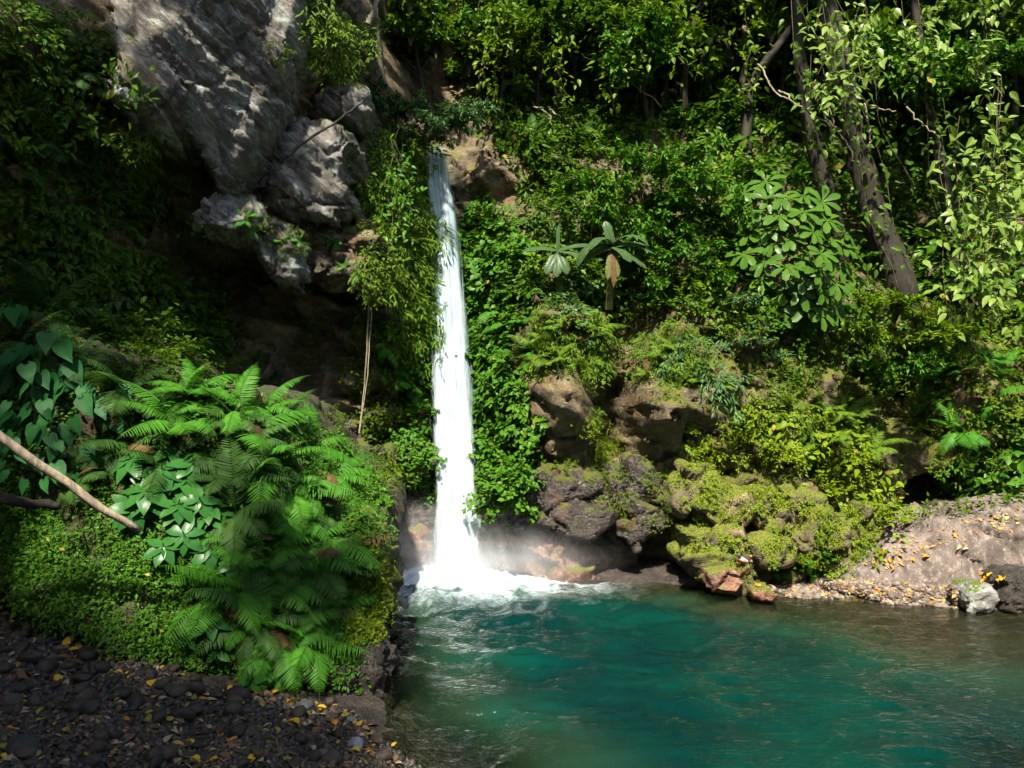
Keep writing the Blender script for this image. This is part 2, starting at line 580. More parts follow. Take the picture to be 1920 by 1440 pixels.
# strata ledges of the recess on the left
sz = gz * 1.25 + 0.25 * gx + 0.4 * warp[:, 0]
gy -= leftw * 0.6 * (sz - np.floor(sz)) ** 1.6
gy += 0.22 * fbm(q * 1.5, 4, seed=5) + 0.05 * ridged(q * 5.0, 3, seed=15)
jx = 0.05 * fbm(q * 4 + 3, 2, seed=71)
jz = 0.05 * fbm(q * 4 + 9, 2, seed=73)
V = np.stack([gx + jx, gy, gz + jz], -1)
me = mesh_from('cliff', V, grid_faces(len(xs), len(zs))[:, ::-1], [M_CLIFF])
attr(me, 'mossy', 0.13 * smooth(2.0, 3.2, gx) * smooth(5.0, 3.5, gz) - 0.16 * leftw - 0.10 * smooth(0.2, 0.6, gx) * smooth(2.6, 2.0, gx) * smooth(2.6, 1.8, gz))
cliff = tag(link('cliff', me), 'jointed brown cliff with a dark recess, overgrown slope above', kind='structure')
SOLID = [me]

# ------------------------------------------------------------------ the floor of the gorge with the pool basin
SHORE = [PZ(*p, 0)[:2] for p in ((690, 1062), (780, 1055), (860, 1052), (960, 1072), (1060, 1092), (1180, 1094), (1290, 1100), (1400, 1118), (1500, 1116), (1600, 1120), (1700, 1134), (1800, 1142), (1920, 1146))]
SHORE += [np.array(p) for p in ((10.5, 9.2), (13, 5), (12, 1.5), (6, 1.6), (2, 2.6), (0.4, 4.2))]
SHORE += [PZ(*p, 0)[:2] for p in ((840, 1440), (760, 1400), (715, 1350), (705, 1290), (690, 1225), (640, 1140))]
SHORE = np.array(SHORE)
bx = np.arange(-15, 19, 0.085)
by = np.arange(-14, 16, 0.085)
BX, BY = np.meshgrid(bx, by, indexing='ij')
pxy = np.stack([BX.ravel(), BY.ravel()], -1)
wob = 0.22 * fbm(np.stack([pxy[:, 0] * 1.3, pxy[:, 1] * 1.3, pxy[:, 0] * 0], -1), 3, seed=81)
sd = seg_dist(pxy, SHORE)
inside = in_poly(pxy, SHORE)
sd = np.where(inside, -sd, sd) + wob * 0.5

def floor_z(d, x, y):
    shallow = smooth(1.8, 5.2, x) * smooth(5.5, 9.0, y)
    return np.where(d < 0, np.maximum(d * (1.1 - 0.95 * shallow), -2.3 + 1.5 * shallow), np.minimum(d * 0.20, 1.1) + 0.0)

bz = floor_z(sd, pxy[:, 0], pxy[:, 1])
q3 = np.stack([pxy[:, 0], pxy[:, 1], pxy[:, 0] * 0], -1)
bz += 0.05 * fbm(q3 * 2.2, 4, seed=91) + 0.02 * ridged(q3 * 6, 2, seed=95)
hm = smooth(-6, -11, pxy[:, 1]) + smooth(9, 15, pxy[:, 0]) * 0.6
bz += hm * 5.5
me = mesh_from('ground', np.stack([pxy[:, 0], pxy[:, 1], bz], -1), grid_faces(len(bx), len(by)), [M_GROUND])
ground = tag(link('ground', me), 'dark gravelly bank and stony bed of the pool', kind='structure')
GROUND = me

# ------------------------------------------------------------------ rock masses from an outline, a distance and a thickness
def rock_mass(name, outline, depth, thick, mat, voxel=0.05, bulge=0.25, lean=0.0, amp=0.06, freq=2.2, block=0.10, seed=0, taper=0.8, rel=2, strata=0.0):
    """outline: picture directions, depth: one distance or one per point"""
    n = len(outline)
    dep = np.broadcast_to(np.asarray(depth, float), (n,))
    ring = np.array([P(x, y, d) for (x, y), d in zip(outline, dep)])
    c = ring.mean(0)
    z0 = ring[:, 2].min()
    rings = []
    for sc_, dy in ((0.62, -bulge), (0.9, -bulge * 0.45), (1.0, 0.12 * thick), (0.97, 0.55 * thick), (taper, thick)):
        r = c + (ring - c) * np.array([sc_, 1, sc_])
        r[:, 1] = ring[:, 1] + dy + lean * (r[:, 2] - z0)
        rings.append(r)
    V = np.concatenate(rings)
    F = []
    for k in range(len(rings) - 1):
        for i in range(n):
            j = (i + 1) % n
            F.append((k * n + i, k * n + j, (k + 1) * n + j, (k + 1) * n + i))
    F.append(tuple(range(n))[::-1])
    F.append(tuple(range((len(rings) - 1) * n, len(rings) * n)))
    me = remeshed(V, F, voxel)
    me.name = name
    relax(me, rel)
    roughen(me, amp, freq, block, seed, strata)
    me.materials.clear()
    me.materials.append(mat)
    return me

def roughen(me, amp, freq, block, seed, strata=0.0):
    V = co_of(me)
    N = no_of(me)
    wq = V + 0.25 * np.stack([fbm(V * 1.3, 2, seed=seed + 1), fbm(V * 1.3, 2, seed=seed + 2), fbm(V * 1.3, 2, seed=seed + 3)], -1)
    cid, f1, f2 = voronoi(wq * np.array([1.0, 1.0, 1.5]) * freq, seed + 20)
    fa = voronoi.facet
    c2, h1, h2 = voronoi(wq * np.array([1.0, 1.0, 1.5]) * freq * 2.9 + 4, seed + 25)
    fb = voronoi.facet
    d = amp * fbm(V * freq, 5, 0.55, seed=seed) + block * (0.7 * (cid - 0.5) + 0.9 * fa) - block * 0.6 * smooth(0.05, 0.0, f2 - f1)
    d += block * (0.10 * (c2 - 0.5) + 0.22 * fb) - block * 0.15 * smooth(0.05, 0.0, h2 - h1)
    if strata:
        s = (V[:, 2] * 1.0 + 0.75 * V[:, 0] + 0.2 * V[:, 1]) * 7.0 + 1.6 * fbm(V * 1.7, 3, seed=seed + 7)
        s = (0.82 * V[:, 2] + 0.57 * V[:, 0] + 0.25 * V[:, 1]) + 0.10 * fbm(V * 0.9, 3, seed=seed + 7)
        for per, am in ((0.42, 1.0), (0.17, 0.5), (0.075, 0.25)):
            w_ = s / per + 0.6 * fbm(V * (0.35 / per), 2, seed=seed + 8)
            f_ = w_ - np.floor(w_)
            d += strata * am * (f_ - 0.5) * (0.4 + 1.2 * _hash(np.floor(w_).astype(np.int64), 0, 0, seed))
    V = V + N * d[:, None]
    me.vertices.foreach_set('co', V.astype(np.float32).ravel())
    me.update()

def add_rock(name, label, cat, group=None, solid=True, **kw):
    me = rock_mass(name, **kw)
    o = tag(link(name, me), label, cat, group)
    if solid:
        SOLID.append(me)
    return o

# the pale overhanging rocks, upper left
add_rock('overhanging_slab', 'huge pale grey slab overhanging at the top, striped with diagonal cracks', 'rock',
    outline=[(250, -300), (640, -300), (575, -60), (556, 40), (528, 130), (490, 215), (455, 285), (428, 345), (410, 372), (398, 325), (372, 268), (335, 228), (292, 246), (238, 236), (205, 180), (215, 110), (190, 20)],
    depth=[9.7, 10.5, 10.4, 10.35, 10.3, 10.25, 10.2, 10.2, 10.2, 10.0, 9.7, 9.4, 9.2, 8.9, 8.8, 8.9, 9.2], thick=2.2, mat=M_PALE, voxel=0.036, bulge=0.12, amp=0.035, freq=0.55, block=0.09, seed=3, strata=0.10, rel=1)
add_rock('pale_rock_block', 'pale tan block with rough cracked face below the overhanging slab', 'rock', 'pale blocks of the overhang',
    outline=[(448, 300), (472, 262), (510, 232), (560, 222), (610, 225), (655, 240), (672, 262), (640, 300), (640, 330), (655, 372), (628, 412), (585, 404), (540, 396), (498, 368), (458, 345)],
    depth=11.15, thick=1.2, mat=M_PALE, voxel=0.034, bulge=0.12, amp=0.035, freq=1.1, block=0.14, seed=13, strata=0.09, rel=0)
add_rock('pale_rock_ledge', 'small pale layered ledge beside the shrub over the waterfall lip', 'rock', 'pale blocks of the overhang',
    outline=[(575, 190), (618, 150), (655, 146), (690, 168), (692, 205), (672, 238), (628, 232), (588, 222)],
    depth=11.7, thick=1.0, mat=M_PALE, voxel=0.045, bulge=0.2, amp=0.05, freq=1.3, block=0.06, seed=17, strata=0.08)
add_rock('pale_rock_fang', 'jagged pale rock tongue hanging down over the dark recess', 'rock', 'pale blocks of the overhang',
    outline=[(372, 372), (408, 362), (452, 372), (500, 392), (548, 420), (570, 468), (556, 545), (528, 538), (505, 508), (486, 470), (462, 440), (425, 452), (366, 432)],
    depth=[10.2, 10.3, 10.6, 10.8, 11, 11.1, 11.2, 11.1, 11, 10.9, 10.8, 10.5, 10.2], thick=1.0, mat=M_PALE, voxel=0.045, bulge=0.18, amp=0.06, freq=1.5, block=0.12, seed=23, strata=0.08, rel=1)
add_rock('brown_rock_block', 'rusty brown block with pale flecks under the tan block', 'rock', 'brown blocks of the overhang',
    outline=[(556, 428), (600, 418), (650, 420), (715, 432), (725, 470), (700, 530), (660, 522), (610, 528), (572, 505)],
    depth=11.7, thick=1.1, mat=M_BROWN, voxel=0.045, bulge=0.2, amp=0.06, freq=2.4, block=0.16, seed=29)
add_rock('brown_rock_block', 'mossy brown block between the slab crack and the shrub', 'rock', 'brown blocks of the overhang',
    outline=[(560, -40), (660, -60), (690, 40), (690, 120), (650, 140), (600, 150), (560, 180), (520, 235), (500, 225), (545, 110)],
    depth=[10.7, 11.6, 12.0, 12.1, 11.9, 11.6, 11.3, 11.0, 10.9, 10.8], thick=1.2, mat=M_CLIFF, voxel=0.05, bulge=0.2, amp=0.06, freq=2.0, block=0.2, seed=33)

# ------------------------------------------------------------------ rocks at the foot of the cliff, right of the fall
RK = [
    ('wet_boulder', 'big dark wet boulder with broken facets, right of the waterfall foot', M_WET, [(935, 945), (960, 905), (1010, 888), (1070, 892), (1115, 905), (1142, 940), (1135, 980), (1100, 1005), (1060, 998), (1010, 990), (965, 985)], 12.15, 1.1, 'dark wet boulders by the fall'),
    ('wet_boulder', 'rust streaked wet boulder touching the right edge of the falling water', M_RUST, [(905, 985), (925, 945), (950, 935), (968, 970), (962, 1010), (930, 1040), (905, 1030)], 12.6, 0.8, 'dark wet boulders by the fall'),
    ('wet_boulder', 'low brown boulder in the spray under the facetted dark boulder', M_RUST, [(930, 1040), (985, 1012), (1050, 1010), (1110, 1030), (1145, 1050), (1120, 1090), (1040, 1100), (960, 1075)], 12.5, 0.9, 'dark wet boulders by the fall'),
    ('wet_boulder', 'upright dark pillar with bright moss beside the deep crack', M_WET, [(1150, 905), (1190, 880), (1225, 900), (1240, 950), (1215, 1000), (1190, 1030), (1160, 1000)], 12.3, 0.9, 'dark wet boulders by the fall'),
    ('wet_boulder', 'grey squared block above the cave mouth at the water', M_WET, [(1205, 885), (1262, 885), (1262, 975), (1225, 985), (1200, 945)], 12.35, 0.9, 'dark wet boulders by the fall'),
    ('mossy_boulder', 'mossy block with a bare brown top, leftmost over the dark cave mouth', M_MOSSY, [(1258, 905), (1275, 878), (1345, 880), (1378, 910), (1400, 925), (1395, 985), (1360, 1000), (1300, 985), (1262, 950)], 11.95, 1.0, 'mossy boulders at the water'),
    ('mossy_boulder', 'wide mossy boulder overhanging the cave mouth at the waterline', M_MOSSY, [(1282, 995), (1330, 990), (1385, 1000), (1420, 1030), (1412, 1085), (1385, 1110), (1330, 1100), (1312, 1075), (1285, 1050)], 11.55, 1.2, 'mossy boulders at the water'),
    ('mossy_boulder', 'tan wedge of rock with moss only on its upper edge', rock_mat('tan_rock', (0.12, 0.085, 0.045), (0.24, 0.17, 0.095), (0.30, 0.22, 0.13), moss=0.42, mosscol=(0.10, 0.12, 0.012), bump=0.5, rough=0.8), [(1330, 965), (1362, 930), (1408, 920), (1420, 960), (1404, 1000), (1385, 1000)], 11.75, 0.8, 'mossy boulders at the water'),
    ('mossy_boulder', 'bright mossy block split from its neighbour by a black crack', M_MOSSY, [(1478, 925), (1520, 915), (1570, 930), (1590, 985), (1580, 1050), (1545, 1062), (1500, 1040), (1476, 1000)], 11.6, 1.2, 'mossy boulders at the water'),
    ('mossy_boulder', 'sloping mossy boulder right of the pale scrap', M_MOSSY, [(1400, 1010), (1440, 1000), (1475, 1025), (1478, 1050), (1440, 1058), (1412, 1040)], 11.5, 0.9, 'mossy boulders at the water'),
    ('mossy_boulder', 'narrow mossy stone in the gap before the black crack', M_MOSSY, [(1415, 925), (1450, 915), (1470, 950), (1468, 1000), (1435, 1005), (1415, 980)], 11.85, 0.9, 'mossy boulders at the water'),
    ('mossy_boulder', 'long mossy rock sloping into the leafy shore by the mound', M_MOSSY, [(1580, 985), (1630, 960), (1690, 975), (1660, 1020), (1600, 1065), (1570, 1085), (1555, 1060)], 11.8, 1.2, 'mossy boulders at the water'),
    ('rust_boulder', 'smooth rusty boulder at the waterline under the mossy overhang', M_RUST, [(1325, 1075), (1365, 1055), (1402, 1062), (1412, 1100), (1385, 1122), (1330, 1118)], 11.25, 0.8, 'rusty stones at the waterline'),
    ('rust_boulder', 'orange brown rounded stone lying in the water edge beside yellow leaves', M_RUST, [(1410, 1110), (1428, 1094), (1452, 1102), (1462, 1118), (1448, 1130), (1416, 1128)], 11.05, 0.35, 'rusty stones at the waterline'),
]
for i, (nm, lab, mt, ol, dp, th, gr) in enumerate(RK):
    _c = np.mean(ol, 0)
    ol = [tuple(_c + (np.array(q_) - _c) * (1.08 if 'mossy' in nm else 1.17 if 'wet' in nm else 1.0)) for q_ in ol]
    add_rock(nm, lab, 'boulder', gr, outline=ol, depth=dp, thick=th, mat=mt, voxel=0.04 if th > 0.5 else 0.025, bulge=0.09 if th > 0.5 else 0.08, amp=0.03, freq=1.2 if th > 0.5 else 2.6, block=0.18 if th > 0.5 else 0.02, seed=50 + i * 7, lean=0.12, rel=1)

# left of the fall, foot of the wall
RL = [
    ('wet_boulder', 'grey brown boulder in the shade left of the waterfall foot', M_WET, [(715, 930), (770, 905), (815, 912), (822, 990), (790, 1020), (740, 1015), (712, 985)], 13.0, 0.9),
    ('wet_boulder', 'reddish wet rock with a hollow beside the falling water', M_RUST, [(708, 1010), (750, 985), (800, 985), (815, 1030), (790, 1062), (715, 1065)], 12.9, 0.8),
    ('wet_boulder', 'dark rounded boulder behind the top of the fern bank', M_WET, [(560, 870), (610, 835), (660, 830), (700, 850), (690, 900), (640, 915), (580, 905)], 12.6, 0.9),
    ('wet_boulder', 'dark reddish boulder streaked with yellow moss in the recess', M_WET, [(600, 800), (650, 770), (690, 785), (700, 830), (650, 850), (605, 840)], 12.9, 0.8),
    ('wet_boulder', 'low dark rock ledge with moss under the hanging rope', M_WET, [(655, 860), (720, 830), (790, 840), (800, 890), (740, 915), (670, 905)], 12.7, 0.9),
]
for i, (nm, lab, mt, ol, dp, th) in enumerate(RL):
    add_rock(nm, lab, 'boulder', 'dark boulders in the recess', outline=ol, depth=dp, thick=th, mat=mt, voxel=0.045, bulge=0.16, amp=0.04, freq=2.4, block=0.12, seed=180 + i * 5, lean=0.1)

# ------------------------------------------------------------------ fern bank on the near side of the pool and its mossy end rock
add_rock('fern_bank', 'steep mossy earth bank covered in ferns beside the pool', 'bank',
    outline=[(-500, 470), (-200, 500), (0, 590), (120, 640), (230, 705), (330, 715), (420, 745), (475, 820), (535, 885), (600, 945), (665, 1015), (672, 1080), (650, 1180), (668, 1262), (610, 1320), (500, 1320), (380, 1300), (250, 1270), (100, 1200), (-100, 1160), (-500, 1160)],
    depth=[7.2, 7.3, 7.2, 7.2, 7.2, 7.2, 7.3, 7.4, 7.5, 7.7, 7.9, 7.8, 7.7, 7.5, 7.2, 7.0, 7.0, 7.0, 7.1, 7.2, 7.2], thick=4.2, mat=M_BANK, voxel=0.055, bulge=0.25, lean=0.42, amp=0.14, freq=1.3, block=0.03, seed=7, taper=0.9, rel=4)
add_rock('mossy_end_rock', 'tall moss covered rock at the pool end of fern bank', 'boulder',
    outline=[(660, 960), (690, 985), (704, 1030), (718, 1070), (716, 1130), (706, 1190), (692, 1222), (655, 1226), (648, 1150), (650, 1040)],
    depth=8.25, thick=1.1, mat=M_MOSSY, voxel=0.035, bulge=0.10, amp=0.05, freq=2.6, block=0.12, seed=77)
add_rock('bank_foot_rock', 'dark brown undercut rock at the foot of bank by the water', 'boulder',
    outline=[(655, 1205), (700, 1215), (716, 1260), (722, 1330), (700, 1370), (650, 1330), (610, 1330), (600, 1280)],
    depth=7.5, thick=1.2, mat=M_GROUND, voxel=0.04, bulge=0.1, amp=0.05, freq=2.4, block=0.12, seed=79)

# ------------------------------------------------------------------ pinkish mound on the right shore
add_rock('rock_mound', 'pinkish grey weathered rock mound on the right shore', 'rock',
    outline=[(1545, 1105), (1590, 1068), (1640, 1040), (1690, 1010), (1745, 990), (1810, 972), (1880, 958), (1960, 945), (2100, 920), (2250, 950), (2250, 1160), (1900, 1165), (1800, 1150), (1650, 1135)],
    depth=[11.5, 11.5, 11.5, 11.5, 11.5, 11.4, 11.3, 11.2, 11.0, 10.8, 10.6, 10.8, 10.9, 11.1], thick=1.6, mat=M_MOUND, voxel=0.035, bulge=0.18, lean=0.32, amp=0.05, freq=2.0, block=0.05, seed=91, rel=3)
_me = bpy.data.objects['rock_mound'].data
_V, _N = co_of(_me), no_of(_me)
_g = ridged(np.stack([_V[:, 0] * 2.6 + 0.4 * fbm(_V * 2, 2, seed=4), _V[:, 1] * 0.6, _V[:, 2] * 0.5], -1), 3, seed=99)
_V += _N * (-0.07 * np.maximum(_g - 0.5, 0) + 0.012 * fbm(_V * 14, 3, seed=98))[:, None]
_me.vertices.foreach_set('co', _V.astype(np.float32).ravel())
_me.update()
add_rock('grey_boulder', 'squarish pale grey boulder standing at the right water edge', 'boulder', 'grey boulders on the right shore',
    outline=[(1808, 1112), (1820, 1098), (1850, 1094), (1866, 1104), (1872, 1130), (1862, 1148), (1812, 1148)],
    depth=10.55, thick=0.45, mat=rock_mat('grey_stone', (0.10, 0.10, 0.09), (0.22, 0.22, 0.20), (0.36, 0.36, 0.34), moss=0.1, bump=0.6), voxel=0.02, bulge=0.08, amp=0.015, freq=4, block=0.03, seed=92)
add_rock('grey_boulder', 'brown mossy boulder at the right edge behind the grey one', 'boulder', 'grey boulders on the right shore',
    outline=[(1874, 1112), (1885, 1088), (1905, 1072), (1940, 1066), (1985, 1080), (2000, 1150), (1900, 1160), (1878, 1145)],
    depth=10.6, thick=0.6, mat=M_GROUND, voxel=0.025, bulge=0.1, amp=0.02, freq=4, block=0.04, seed=94)

# ------------------------------------------------------------------ rays against the solid ground
_v, _f, _n = [], [], 0
for m_ in SOLID + [GROUND]:
    vv = co_of(m_)
    lt = np.empty(len(m_.polygons), np.int32)
    m_.polygons.foreach_get('loop_total', lt)
    li = np.empty(len(m_.loops), np.int32)
    m_.loops.foreach_get('vertex_index', li)
    st = np.concatenate([[0], np.cumsum(lt)[:-1]])
    qd = st[lt == 4]
    quads = li[qd[:, None] + np.arange(4)]
    tr_ = st[lt == 3]
    tris = li[tr_[:, None] + np.arange(3)] if len(tr_) else np.zeros((0, 3), np.int32)
    _v.append(vv)
    _f += (quads + _n).tolist() + (tris + _n).tolist()
    _n += len(vv)
BVH = BVHTree.FromPolygons(np.concatenate(_v).tolist(), _f)

def hit(px, py):
    """where the line of sight (px, py) meets the ground, and the normal there"""
    d = Vector(ray(px, py)).normalized()
    loc, n, i, dist = BVH.ray_cast(Vector(CAM), d)
    if loc is None:
        return None
    n = np.array(n)
    if n @ np.array(d) > 0:
        n = -n
    return np.array(loc), n, dist

def seen(p, eps=0.25):
    d = Vector(p) - Vector(CAM)
    L = d.length
    r = BVH.ray_cast(Vector(CAM), d.normalized())
    return r[0] is None or r[3] > L - eps

def spots(poly, count, seed, tries=6):
    """count random places seen inside a picture polygon, with their normals"""
    g = np.random.default_rng(seed)
    poly = np.asarray(poly, float)
    lo, hi = poly.min(0), poly.max(0)
    out = []
    while len(out) < count and tries > 0:
        tries -= 1
        c = lo + (hi - lo) * g.random((count * 2, 2))
        c = c[in_poly(c, poly)]
        for x, y in c:
            h = hit(x, y)
            if h:
                out.append((x, y, *h))
            if len(out) >= count:
                break
    return out
# ------------------------------------------------------------------ pool water
PLUNGE = PZ(865, 1078, 0)[:2]
wx = np.arange(-3.6, 13.4, 0.05)
wy = np.arange(1.2, 14.4, 0.05)
WX, WY = np.meshgrid(wx, wy, indexing='ij')
p2 = np.stack([WX.ravel(), WY.ravel()], -1)
rel = p2 - PLUNGE
r = np.hypot(rel[:, 0], rel[:, 1])
q3 = np.stack([p2[:, 0], p2[:, 1], p2[:, 0] * 0], -1)
wr = q3 + 0.35 * np.stack([fbm(q3 * 0.9, 2, seed=201), fbm(q3 * 0.9, 2, seed=202), r * 0], -1)
agit = np.exp(-((r / 2.6) ** 1.5)) + 0.16 + 0.20 * np.exp(-((p2[:, 0] + 0.6) / 1.3) ** 2) * smooth(9.5, 8, p2[:, 1])
# ripples run out from the plunge: crests across the line to it, so stretch the noise along the crest
ang = np.arctan2(rel[:, 0], -rel[:, 1])
pol = np.stack([ang * 4.0, r * 2.4, r * 0], -1)
h = 0.10 * fbm(wr * 1.6, 3, seed=210) + 0.065 * ridged(wr * np.array([2.2, 3.6, 1]), 3, seed=213) + 0.05 * ridged(pol, 2, seed=217)
h = h * agit
froth = np.exp(-((r / 0.95) ** 2))
h += froth * (0.16 + 0.10 * fbm(q3 * 5, 3, seed=220))
streak = ridged(np.stack([ang * 3.2 + 0.6 * fbm(q3 * 1.1, 2, seed=231), r * 2.8, r * 0], -1), 4, 0.6, seed=232)
lace = ridged(wr * np.array([2.6, 4.5, 1]), 4, 0.6, seed=235)
side = rel[:, 0] * 0.28 - rel[:, 1] * 0.10
rr_ = np.hypot(rel[:, 0] * 0.72, rel[:, 1] * 1.0)
fo = smooth(1.5, 0.5, rr_) + smooth(2.5, 0.8, rr_) * (0.25 + 0.75 * smooth(0.0, 1.3, lace + 0.5 * streak + 0.3)) * 0.8
fo = np.maximum(fo, smooth(1.3, 1.75, lace + 0.25 * streak) * 0.4 * smooth(3.6, 1.2, r))
fo = np.clip(fo, 0, 1)
inside_w = seg_dist(p2, SHORE)
inn = in_poly(p2, SHORE)
dep = np.where(inn, inside_w, -inside_w)
wz = h * smooth(-0.4, 0.6, dep)
dpt = -floor_z(-dep, p2[:, 0], p2[:, 1])
me = mesh_from('pool_water', np.stack([p2[:, 0], p2[:, 1], wz], -1), grid_faces(len(wx), len(wy)))
attr(me, 'foam', fo)
attr(me, 'depth', dpt)
t = NT('pool_water')
ge = t.n('NewGeometry')
af = t.n('Attribute', attribute_name='foam')
ad = t.n('Attribute', attribute_name='depth')
mp = t.n('Mapping')
mp.inputs['Scale'].default_value = (1.0, 1.7, 1.0)
t.l(ge.outputs['Position'], mp.inputs['Vector'])
n1 = t.noise(mp.outputs[0], 5.5, 4, 0.62, 0.8)
n2 = t.noise(mp.outputs[0], 16.0, 2, 0.6, 0.5)
bp = t.n('Bump')
bp.inputs['Strength'].default_value = 0.32
bp.inputs['Distance'].default_value = 0.10
t.l(t.math('ADD', n1, t.math('MULTIPLY', n2, 0.35)), bp.inputs['Height'])
turb = t.ramp(ad.outputs['Fac'], 0.05, 1.3)
nb = t.noise(ge.outputs['Position'], 0.55, 3, 0.6)
body = t.mix(t.ramp(ad.outputs['Fac'], 0.3, 2.0), (0.018, 0.034, 0.014), (0.0001, 0.0175, 0.0165))
body = t.mix(t.math('MULTIPLY', t.ramp(nb, 0.4, 0.65), 0.5), body, (0.0005, 0.042, 0.029))
dif = t.n('BsdfDiffuse')
t.l(body, dif.inputs['Color'])
tra = t.n('BsdfTransparent')
tra.inputs['Color'].default_value = (0.62, 0.70, 0.50, 1)
mx = t.n('MixShader')
t.l(turb, mx.inputs[0])
t.l(tra.outputs[0], mx.inputs[1])
t.l(dif.outputs[0], mx.inputs[2])
gl = t.n('BsdfGlossy')
gl.inputs['Roughness'].default_value = 0.06
t.l(bp.outputs[0], gl.inputs['Normal'])
fr = t.n('Fresnel')
fr.inputs['IOR'].default_value = 1.33
t.l(bp.outputs[0], fr.inputs['Normal'])
mg = t.n('MixShader')
t.l(fr.outputs[0], mg.inputs[0])
t.l(mx.outputs[0], mg.inputs[1])
t.l(gl.outputs[0], mg.inputs[2])
fd = t.n('BsdfDiffuse')
fd.inputs['Color'].default_value = (0.66, 0.77, 0.84, 1)
nf = t.noise(mp.outputs[0], 13.0, 7, 0.75, 0.6)
ff = t.math('MULTIPLY', af.outputs['Fac'], t.ramp(t.math('ADD', nf, t.math('MULTIPLY', af.outputs['Fac'], 0.30)), 0.34, 0.80))
mf = t.n('MixShader')
t.l(ff, mf.inputs[0])
t.l(mg.outputs[0], mf.inputs[1])
t.l(fd.outputs[0], mf.inputs[2])
t.l(mf.outputs[0], t.out.inputs['Surface'])
me.materials.append(t.m)
tag(link('pool_water', me), 'teal green plunge pool with white foam under the fall', kind='structure')

# ------------------------------------------------------------------ the waterfall: a dense core and thinner veils round it
FL = np.array([(803, 272), (799, 300), (806, 400), (812, 500), (816, 600), (818, 700), (821, 800), (824, 900), (826, 1000), (826, 1082)], float)
FR = np.array([(833, 272), (842, 310), (852, 400), (862, 500), (871, 600), (878, 700), (884, 800), (890, 900), (898, 1000), (906, 1082)], float)

def fall_edge(py):
    return np.interp(py, FL[:, 1], FL[:, 0]), np.interp(py, FR[:, 1], FR[:, 0])

def fall_Y(py):
    s = (py - 272) / 810.0
    return 14.15 - 0.75 * np.sqrt(np.clip(s, 0, 1)) - 0.55 * np.clip(s, 0, 1)

def fall_mat():
    t = NT('falling_water')
    ac = t.n('Attribute', attribute_name='cover')
    as_ = t.n('Attribute', attribute_name='along')
    aa = t.n('Attribute', attribute_name='across')
    cb = t.n('CombineXYZ')
    t.l(aa.outputs['Fac'], cb.inputs[0])
    t.l(as_.outputs['Fac'], cb.inputs[1])
    n1 = t.noise(cb.outputs[0], 1.3, 6, 0.66, 0.15)
    al = t.ramp(t.math('ADD', n1, ac.outputs['Fac']), 0.70, 1.12)
    d = t.n('BsdfDiffuse')
    n2 = t.noise(cb.outputs[0], 2.3, 5, 0.7, 0.2)
    t.l(t.mix(t.ramp(t.math('ADD', n2, t.math('MULTIPLY', as_.outputs['Fac'], 0.035)), 0.37, 0.62), (0.27, 0.39, 0.45), (0.76, 0.83, 0.86)), d.inputs['Color'])  # streak tones; bluer toward the top, painting the upper fall's shade into them
    tl = t.n('BsdfTranslucent')
    tl.inputs['Color'].default_value = (0.55, 0.66, 0.72, 1)
    m1 = t.n('MixShader')
    m1.inputs[0].default_value = 0.35
    t.l(d.outputs[0], m1.inputs[1])
    t.l(tl.outputs[0], m1.inputs[2])
    tr = t.n('BsdfTransparent')
    tr.inputs['Color'].default_value = (0.93, 0.97, 0.97, 1)
    m2 = t.n('MixShader')
    t.l(al, m2.inputs[0])
    t.l(tr.outputs[0], m2.inputs[1])
    t.l(m1.outputs[0], m2.inputs[2])
    t.l(m2.outputs[0], t.out.inputs['Surface'])
    return t.m

M_FALL = fall_mat()
fall = empty('waterfall', P(865, 1078, 12.9))
tag(fall, 'tall narrow white waterfall dropping into the teal pool', 'waterfall')
ns, na = 150, 26
for k, (wid, push, cov0, nm) in enumerate(((1.06, 0.06, 0.62, 'core'), (1.28, 0.0, 0.42, 'veil'), (1.45, 0.10, 0.28, 'veil'), (1.70, -0.12, 0.18, 'veil'))):
    pys = np.linspace(272, 1086, ns)
    a = np.linspace(-1, 1, na)
    Vv, cov, al_, ac_ = [], [], [], []
    for py in pys:
        l, rgt = fall_edge(py)
        Y = fall_Y(py)
        c0 = P((l + rgt) / 2, py, Y)
        hw = abs(P(rgt, py, Y)[0] - P(l, py, Y)[0]) / 2
        s = (py - 272) / 814
        wv = wid * (1 + 0.14 * math.sin(math.pi * min(1.0, s * 1.1))) * (1 + (0.05 + 0.18 * s) * (0.6 if k else 0.3) * vnoise(np.array([[0, s * 9, k * 3.1]]), 5 + k)[0])
        for ai in a:
            th = ai * math.pi / 2
            x = c0[0] + hw * wv * math.sin(th)
            y = c0[1] - hw * 0.65 * math.cos(th) - push * (0.2 + s)
            Vv.append((x, y, c0[2]))
            cov.append(cov0 * (1.0 if nm == 'core' else (0.75 + 0.5 * s)) * 1.0 - 0.75 * abs(ai) ** 3 + 0.08 * s - 0.5 * max(0.0, 1 - s / 0.03))
            al_.append(s * 8.4 * (0.75 + 0.5 * s) * 0.33)
            ac_.append(math.sin(th) * hw * 16.0 + k * 17.0)
    Vv = np.array(Vv)
    qd = np.stack([np.array(ac_) * 0.5, np.array(al_) * 1.2, np.full(len(Vv), k * 1.7)], -1)
    Vv[:, 1] -= 0.06 * fbm(qd, 3, seed=300 + k)
    Vv[:, 0] += 0.025 * fbm(qd * 1.4, 2, seed=310 + k)
    me = mesh_from(nm, Vv, grid_faces(ns, na), [M_FALL])
    attr(me, 'cover', cov)
    attr(me, 'along', al_)
    attr(me, 'across', ac_)
    o = link(nm, me, fall)
    o.matrix_parent_inverse = Matrix.Translation(-fall.location)

